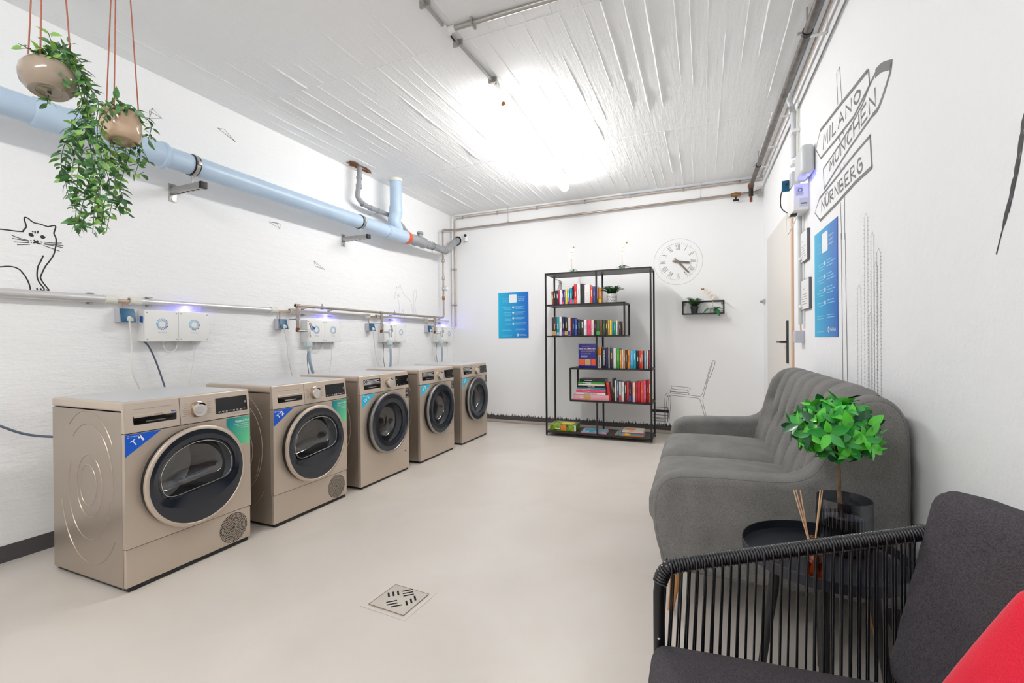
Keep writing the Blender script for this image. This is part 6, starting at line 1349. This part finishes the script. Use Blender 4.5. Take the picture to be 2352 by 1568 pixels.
# tufted back
def backpath():
    P_ = [(.545, .34), (.57, .42), (.595, .52), (.622, .62), (.648, .72), (.672, .80), (.70, .865), (.735, .898), (.775, .893), (.808, .855), (.826, .78), (.832, .6), (.832, .4), (.830, .19)]
    return catmull([(a, b_, 0) for a, b_ in P_], 9)
BP = backpath(); NV = 260; va, vb = .075, SL - .075
sp_ = (vb - va) / 7.0; up_b = [(va + sp_ * (k + .5), .725) for k in range(7)]; lo_b = [(va + sp_ * (k + 1), .555) for k in range(6)]
segs_ = []
for (v, z) in up_b: segs_.append(((v, z), (v, .90)))
for (v, z) in lo_b: segs_.append(((v, z), (v, .36)))
for (v, z) in up_b:
    for (v2, z2) in lo_b:
        if abs(v - v2) < sp_ * .6: segs_.append(((v, z), (v2, z2)))
def sdist(p, a, b_):
    ax, ay = a; bx, by = b_; dx, dy = bx - ax, by - ay; l2 = dx * dx + dy * dy; t = max(0, min(1, ((p[0] - ax) * dx + (p[1] - ay) * dy) / l2)); return math.hypot(p[0] - ax - dx * t, p[1] - ay - dy * t)
vs_ = []; npth = len(BP)
for i in range(NV + 1):
    v = va + (vb - va) * i / NV
    for j, p in enumerate(BP):
        t_ = (BP[min(j + 1, npth - 1)] - BP[max(j - 1, 0)]).normalized(); nrm = Vector((-t_.y, t_.x, 0)); h = 0
        front = p.x < .765
        if front:
            z = p.y; d = min(sdist((v, z), a, b_) for a, b_ in segs_ if abs(v - a[0]) < .2); k_ = min(1, d / .062); h = .052 * math.sqrt(max(0, 1 - (1 - k_) ** 2))
            bd = min(math.hypot(v - a, z - b_) for a, b_ in up_b + lo_b); h -= .03 * math.exp(-(bd / .03) ** 2)
            if p.x > .70: h *= max(0, 1 - (p.x - .70) / .075) ** .8
            e_ = min(v - va, vb - v); h = h * min(1, .15 + e_ / .07) + .06 * math.exp(-(e_ / .07) ** 2) * (1 if p.x < .68 else max(0, 1 - (p.x - .68) / .05))
        vs_.append((p.x + nrm.x * h, v, p.y + nrm.y * h))
m = MB(m_sofa); m.T = TS
m.add(vs_, [(i * npth + j, (i + 1) * npth + j, (i + 1) * npth + j + 1, i * npth + j + 1) for i in range(NV) for j in range(npth - 1)], True); W(m, 'backrest', t_sofa)
for (v, z) in up_b + lo_b:
    j = min(range(npth), key=lambda q: abs(BP[q].y - z) + (10 if BP[q].x > .74 else 0)); p = BP[j]
    m = MB(m_sofa); m.T = TS; m.lathe([(.0001, .012), (.006, .011), (.011, .006), (.012, 0)], (p.x + .002, v, p.y), (-.95, 0, .25), 16); W(m, 'button', t_sofa)
# seat cushions and base
hw = (SL - .25) / 2
for k in range(2):
    m = MB(m_sofa); T_ = TS @ Matrix.Translation((.288, .125 + hw * (k + .5), .385)); cushion_mb(m, T_, (.64, hw - .002, .165), .06, .042, 18); W(m, 'seat_cushion', t_sofa)
m = MB(m_sofa); cushion_mb(m, TS @ Matrix.Translation((.41, SL / 2, .26)), (.76, SL - .06, .15), .05, 0, 12); W(m, 'base', t_sofa)
for (u, v, du, dv) in ((.09, .10, -.03, -.03), (.74, .10, .02, -.03), (.09, SL - .10, -.03, .03), (.74, SL - .10, .02, .03)):
    m = MB(m_wood); m.T = TS; m.tube([(u, v, .20), (u + du * .5, v + dv * .5, .10), (u + du, v + dv, 0)], [.024, .019, .012], 18); W(m, 'leg', t_sofa)
# ================================================================ SIDE TABLE WITH TRAY
m_tab = mat('black_powder_coat', C(36, 38, 46), 0.3, 0.1, bump=(300, .15, .001)); m_tabl = mat('black_stained_wood', C(24, 22, 24), 0.5)
TC = Vector((.33, 1.643, 0)); TRr = .218
t = thing('side_table', 'round black tray side table between sofa and string chair', 'side table', TC)
m = MB(m_tab); m.lathe([(.0001, .430), (TRr - .012, .430), (TRr, .436), (TRr + .001, .466), (TRr - .002, .466), (TRr - .003, .440), (TRr - .014, .435), (.0001, .435)], TC, (0, 0, 1), 96); W(m, 'tray', t)
m = MB(m_tabl); 
for a in (170, 80): m.obox(TC + Vector((0, 0, .415)), (.27, .03, .028), (math.cos(R(a)), math.sin(R(a)), 0), (0, 0, 1)) 
W(m, 'cross_brace', t)
for a in (170, 80, 350, 260):
    d = Vector((math.cos(R(a)), math.sin(R(a)), 0)); m = MB(m_tabl); m.tube([TC + d * .115 + Vector((0, 0, .43)), TC + d * .17], [.017, .011], 16); W(m, 'leg', t)
# glass vase with black pot and topiary
VC = Vector((.405, 1.725, .435)); vr = .073
m_smoke = clearglass('smoked_glass', (.50, .52, .56, 1), .25); m_pot2 = mat('matt_black_pot', C(14, 14, 16), .5)
t = thing('glass_vase', 'smoked ribbed glass vase on the tray table holding the topiary', 'vase', VC)
m = MB(m_smoke); pr_ = []; n = 320; rings = []
for (rr, z, rib) in ((.062, .002, 0), (.068, .01, .0), (vr - .003, .02, .0016), (vr, .06, .0016), (vr, .125, .0016), (vr, .128, 0), (vr, .168, 0), (vr - .0025, .168, 0), (vr - .003, .12, 0), (vr - .004, .02, 0)):
    rings.append([((rr + rib * math.cos(k * 2 * math.pi * 40 / n)) * math.cos(2 * math.pi * k / n), (rr + rib * math.cos(k * 2 * math.pi * 40 / n)) * math.sin(2 * math.pi * k / n), z) for k in range(n)])
m.T = Matrix.Translation(VC); m.add([p for r_ in rings for p in r_], [(i * n + k, i * n + (k + 1) % n, (i + 1) * n + (k + 1) % n, (i + 1) * n + k) for i in range(len(rings) - 1) for k in range(n)], True)
m.add([(rings[0][k][0], rings[0][k][1], .002) for k in range(n)], [tuple(range(n))], True); W(m, 'glass_body', t)
t = thing('topiary_plant', 'artificial ball topiary with glossy bright green leaves on a thin trunk', 'potted plant', VC + Vector((0, 0, .004)))
m = MB(m_pot2); m.lathe([(.0001, .005), (.046, .005), (.058, .105), (.062, .107), (.062, .115), (.055, .115), (.054, .10)], VC, (0, 0, 1), 40); W(m, 'pot', t)
m = MB(mat('grey_foam', C(116, 116, 120), .8)); m.lathe([(.055, .103), (.03, .106), (.0001, .107)], VC, (0, 0, 1), 30); W(m, 'filler', t)
m = MB(mat('bark', C(122, 96, 74), .8, bump=(60, .8, .004), mottle=(40, C(80, 62, 48), .8)))
tip = Vector((.385, 1.73, .80)); tk_ = catmull([VC + Vector((-.005, 0, .10)), VC + Vector((-.012, .002, .18)), VC + Vector((-.012, .004, .26)), tip], 6); m.tube(tk_, [.0068 - .0018 * i / len(tk_) for i in range(len(tk_))], 10); W(m, 'trunk', t)
m_lfA = mat('glossy_leaf_bright', C(92, 206, 60), .28, coat=.3); m_lfB = mat('glossy_leaf_mid', C(48, 156, 60), .3, coat=.3); m_lfC = mat('glossy_leaf_dark', C(28, 92, 50), .35, coat=.2)
m = MB(m_lfA, m_lfB, m_lfC, mat('twig', C(170, 110, 70), .7)); BCn = Vector((.382, 1.73, .822)); rb_ = Vector((.120, .120, .090))
for k in range(56):
    z_ = 1 - 2 * (k + .5) / 56; a = k * 2.39996; q = math.sqrt(1 - z_ * z_); d = Vector((q * math.cos(a), q * math.sin(a), z_)); e = BCn + Vector((d.x * rb_.x, d.y * rb_.y, d.z * rb_.z)) * rnd.uniform(.68, .92)
    m.use(3); m.tube([BCn + (e - BCn) * .15, BCn + (e - BCn) * .6 + rvec(.004), e], .0014, 5)
    nl = 5; tt = (d + rvec(.25)).normalized(); s1 = tt.orthogonal().normalized(); s2 = tt.cross(s1)
    for q2 in range(nl):
        aa = 2 * math.pi * q2 / nl + k; dd = (tt * rnd.uniform(.25, .7) + (s1 * math.cos(aa) + s2 * math.sin(aa))).normalized()
        m.use(rnd.choice([0, 0, 1, 1, 2])); L_ = rnd.uniform(.040, .060); leaf(m, e + dd * .003, dd, tt, L_, L_ * .50, rnd.uniform(-.05, .3), 6)
W(m, 'foliage', t)
# reed diffuser
DC = Vector((.286, 1.512, .436)); m_amb = clearglass('amber_glass', (.80, .46, .18, 1), .25); m_reed = mat('reed', C(226, 184, 144), .6)
t = thing('reed_diffuser', 'small amber glass reed diffuser bottle with pale sticks on the tray', 'diffuser', DC)
m = MB(m_amb); m.lathe([(.0001, .0), (.021, 0), (.0245, .006), (.0255, .03), (.024, .055), (.018, .075), (.0105, .088), (.0085, .092), (.0085, .104), (.0115, .108), (.0115, .111), (.0075, .111)], DC, (0, 0, 1), 40); W(m, 'bottle', t)
m = MB(m_amb); m.lathe([(.0001, .004), (.020, .004), (.0225, .03), (.0215, .046), (.0001, .046)], DC, (0, 0, 1), 32); W(m, 'oil', t)
for (tx, ty, bx_, by_) in ((1823, 1126, .008, .0), (1828, 1124, .010, .006), (1838, 1126, .0, .01), (1884, 1126, -.008, -.004), (1889, 1126, -.010, .002)):
    e = PY(tx, ty, 1.512 + by_); m = MB(m_reed); m.cyl(DC + Vector((bx_, by_, .006)), e, .0016, 8)
    W(m, 'reed', t)
# ================================================================ STRING CHAIR
def weave(name, c1, c2, sc=900):
    m = bpy.data.materials.new(name); m.use_nodes = True; nt = m.node_tree; b = nt.nodes['Principled BSDF']; b.inputs['Roughness'].default_value = .85; b.inputs['Specular IOR Level'].default_value = .2
    tc = nt.nodes.new('ShaderNodeTexCoord'); prev = None
    for ax in ('X', 'Y'):
        wv = nt.nodes.new('ShaderNodeTexWave'); wv.wave_type = 'BANDS'; wv.bands_direction = ax; wv.inputs['Scale'].default_value = sc / 6.283 ; wv.inputs['Distortion'].default_value = .3; wv.inputs['Detail'].default_value = 0
        nt.links.new(tc.outputs['UV'], wv.inputs['Vector'])
        if prev is None: prev = wv.outputs[1]
        else:
            mu = nt.nodes.new('ShaderNodeMath'); mu.operation = 'MULTIPLY'; nt.links.new(prev, mu.inputs[0]); nt.links.new(wv.outputs[1], mu.inputs[1]); prev = mu.outputs[0]
    nz = nt.nodes.new('ShaderNodeTexNoise'); nz.inputs['Scale'].default_value = 300; nt.links.new(tc.outputs['Object'], nz.inputs['Vector'])
    m2 = nt.nodes.new('ShaderNodeMath'); m2.operation = 'MULTIPLY'; nt.links.new(prev, m2.inputs[0]); nt.links.new(nz.outputs[0], m2.inputs[1])
    rp = nt.nodes.new('ShaderNodeValToRGB'); rp.color_ramp.elements[0].position = .05; rp.color_ramp.elements[1].position = .5; rp.color_ramp.elements[0].color = c1; rp.color_ramp.elements[1].color = c2
    nt.links.new(m2.outputs[0], rp.inputs[0]); nt.links.new(rp.outputs[0], b.inputs['Base Color'])
    bp = nt.nodes.new('ShaderNodeBump'); bp.inputs['Strength'].default_value = .4; bp.inputs['Distance'].default_value = .001; nt.links.new(prev, bp.inputs['Height']); nt.links.new(bp.outputs[0], b.inputs['Normal'])
    return m
m_weave = weave('charcoal_weave', C(44, 42, 46), C(132, 126, 132), 1400)
m_fr = mat('black_tube_frame', C(20, 20, 24), .3, .2); m_cordb = mat('black_plastic_cord', C(18, 19, 24), .2, spec=.7)
m_redc = fabric('red_cotton', C(214, 22, 48), C(238, 38, 66), .9, .2, 600, .15)
CO = Vector((-.078, 1.062, 0)); ca = R(18.5); av = Vector((math.cos(ca), math.sin(ca), 0)); bv = Vector((math.sin(ca), -math.cos(ca), 0)); WB = .56
def CH(a, b_, z): return CO + av * a + bv * b_ + Vector((0, 0, z))
t_ch = thing('string_armchair', 'black string lounge chair with charcoal cushions in the right foreground', 'armchair', CO)
def armz(a): return .603 + .165 * a
def uvbox(o, T_):
    me = o.data; uv = me.uv_layers.new(name='UVMap'); Ti = T_.inverted(); R3 = Ti.to_3x3()
    for p in me.polygons:
        n_ = R3 @ p.normal; ax = max(range(3), key=lambda q: abs(n_[q]))
        for li in p.loop_indices:
            c = Ti @ (me.vertices[me.loops[li].vertex_index].co + Vector(T_['off'] if False else (0, 0, 0))); uv.data[li].uv = ((c.y, c.z) if ax == 0 else ((c.x, c.z) if ax == 1 else (c.x, c.y)))
for b_ in (0.0, WB):
    sg = 1 if b_ == 0 else -1
    path = [CH(-.018, b_, 0), CH(-.018, b_, .30), CH(-.018, b_, .545)] + [CH(-.014, b_, .575), CH(.0, b_, .595)] + [CH(.03 + .05 * k, b_, armz(.03 + .05 * k)) for k in range(11)] + [CH(.575, b_, .66), CH(.58, b_, .60), CH(.56, b_, .30), CH(.60, b_, 0)]
    m = MB(m_fr); m.tube(path, .0125, 16); W(m, 'frame_tube', t_ch)
    # cord wrapped round the arm
    pts = [CH(-.012, b_, .578)] ; L0 = .545; dens = int(L0 / .0060) * 6; P_ = []
    key = catmull([CH(-.016, b_, .566), CH(-.004, b_, .592), CH(.03, b_, armz(.03)), CH(.2, b_, armz(.2)), CH(.38, b_, armz(.38)), CH(.545, b_, armz(.545))], 30)
    cum = [0]
    for i in range(1, len(key)): cum.append(cum[-1] + (key[i] - key[i - 1]).length)
    tot = cum[-1]; N_ = int(tot / .006) * 5; j = 0; rads = []
    for i in range(N_ + 1):
        s_ = tot * i / N_
        while j < len(cum) - 2 and cum[j + 1] < s_: j += 1
        f_ = (s_ - cum[j]) / max(1e-9, cum[j + 1] - cum[j]); P_.append(key[j].lerp(key[j + 1], min(1, f_))); rads.append(.0142 + .0024 * abs(math.sin(math.pi * i / 5)))
    m = MB(m_cordb); m.tube(P_, rads, 18); W(m, 'arm_wrap', t_ch)
    # lower rail and strings
    m = MB(m_fr); m.tube([CH(-.018, b_, .30), CH(.56, b_, .265)], .011, 12); W(m, 'side_rail', t_ch)
    for k in range(30):
        a = .004 + k * .0178; at = a + rnd.uniform(-.001, .001); lean = .016 - .0006 * k; m = MB(m_cordb)
        for s_ in (-1, 1):
            off = s_ * .0165; a2 = at - lean + s_ * (.0035 + rnd.uniform(-.001, .001)); zz_ = .30 - .06 * max(0, a2) 
            m.tube([CH(at + s_ * .002, b_ + off * .5, armz(at) + .012), CH(at + s_ * .002, b_ + off, armz(at) - .002), CH(at + s_ * .002, b_ + off * .9, armz(at) - .02), CH(a2, b_ + off * .62, zz_)], .0023, 7)
        W(m, 'string', t_ch)
for (a, z) in ((-.018, .29), (.56, .26), (.57, .60)):
    m = MB(m_fr); m.tube([CH(a, 0, z), CH(a, WB, z)], .0115, 12); W(m, 'cross_rail', t_ch)
for k in range(12):
    b_ = .04 + k * .0435; m = MB(m_cordb); m.tube([CH(-.018, b_, .292), CH(.27, b_, .275), CH(.56, b_, .262)], .003, 6); W(m, 'seat_string', t_ch)
# cushions
def cush(name, parent, o_, ex, ey, size, r, puff, mt, lab=None, n=16, seam=.0, cat=None):
    T_ = frame(o_, ex, ey); m = MB(mt); cushion_mb(m, Matrix.Identity(4), size, r, puff, n, puff * .4, seam); ob = m.build(name, parent)
    if parent: ob.matrix_local = Matrix.Translation(-parent.location) @ T_
    else: ob.matrix_world = T_
    me = ob.data; uv = me.uv_layers.new(name='UVMap')
    for p in me.polygons:
        ax = max(range(3), key=lambda q: abs(p.normal[q]))
        for li in p.loop_indices:
            c = me.vertices[me.loops[li].vertex_index].co; uv.data[li].uv = ((c.y, c.z) if ax == 0 else ((c.x, c.z) if ax == 1 else (c.x, c.y)))
    return ob
sd = (CH(.46, 0, .385) - CH(-.03, 0, .452)); sl = sd.length
cush('seat_cushion', t_ch, (CH(-.038, 0, .450) + CH(.47, 0, .385)) / 2 + bv * (WB / 2) + Vector((0, 0, -.060)), sd, -bv, (.53, WB - .008, .115), .035, .006, m_weave)
tf, bf = CH(.548, 0, .795), CH(.445, 0, .385); up_ = (tf - bf).normalized(); nb = (bv.cross(up_)); nb = nb if nb.dot(av) > 0 else -nb
cb = cush('back_cushion', t_ch, (tf + bf) / 2 + bv * (WB / 2 - .008) + nb * .062, -bv, up_, (WB + .0, (tf - bf).length + .01, .13), .045, .012, m_weave)
m = MB(m_txtw); c_ = PZ(1514, 1467, .456); m.tube([c_ + Vector((-.003, .002, 0)), c_ + Vector((.002, 0, .001)), c_ + Vector((-.002, -.003, 0))], .0007, 5); W(m, 'loose_thread', t_ch, 'white loose thread')
# red pillow resting on the seat against the back cushion
pc = CH(.40, .42, .60); upp = (up_ * .98 + av * .05); d2 = (-bv * .94 + up_ * .342).normalized(); e2 = nb.cross(d2).normalized()
ob = cush('red_pillow', None, pc, d2, e2, (.27, .27, .09), .035, .03, m_redc, n=14); tag(ob, 'bright red throw pillow leaning on the string chair back cushion', 'pillow')
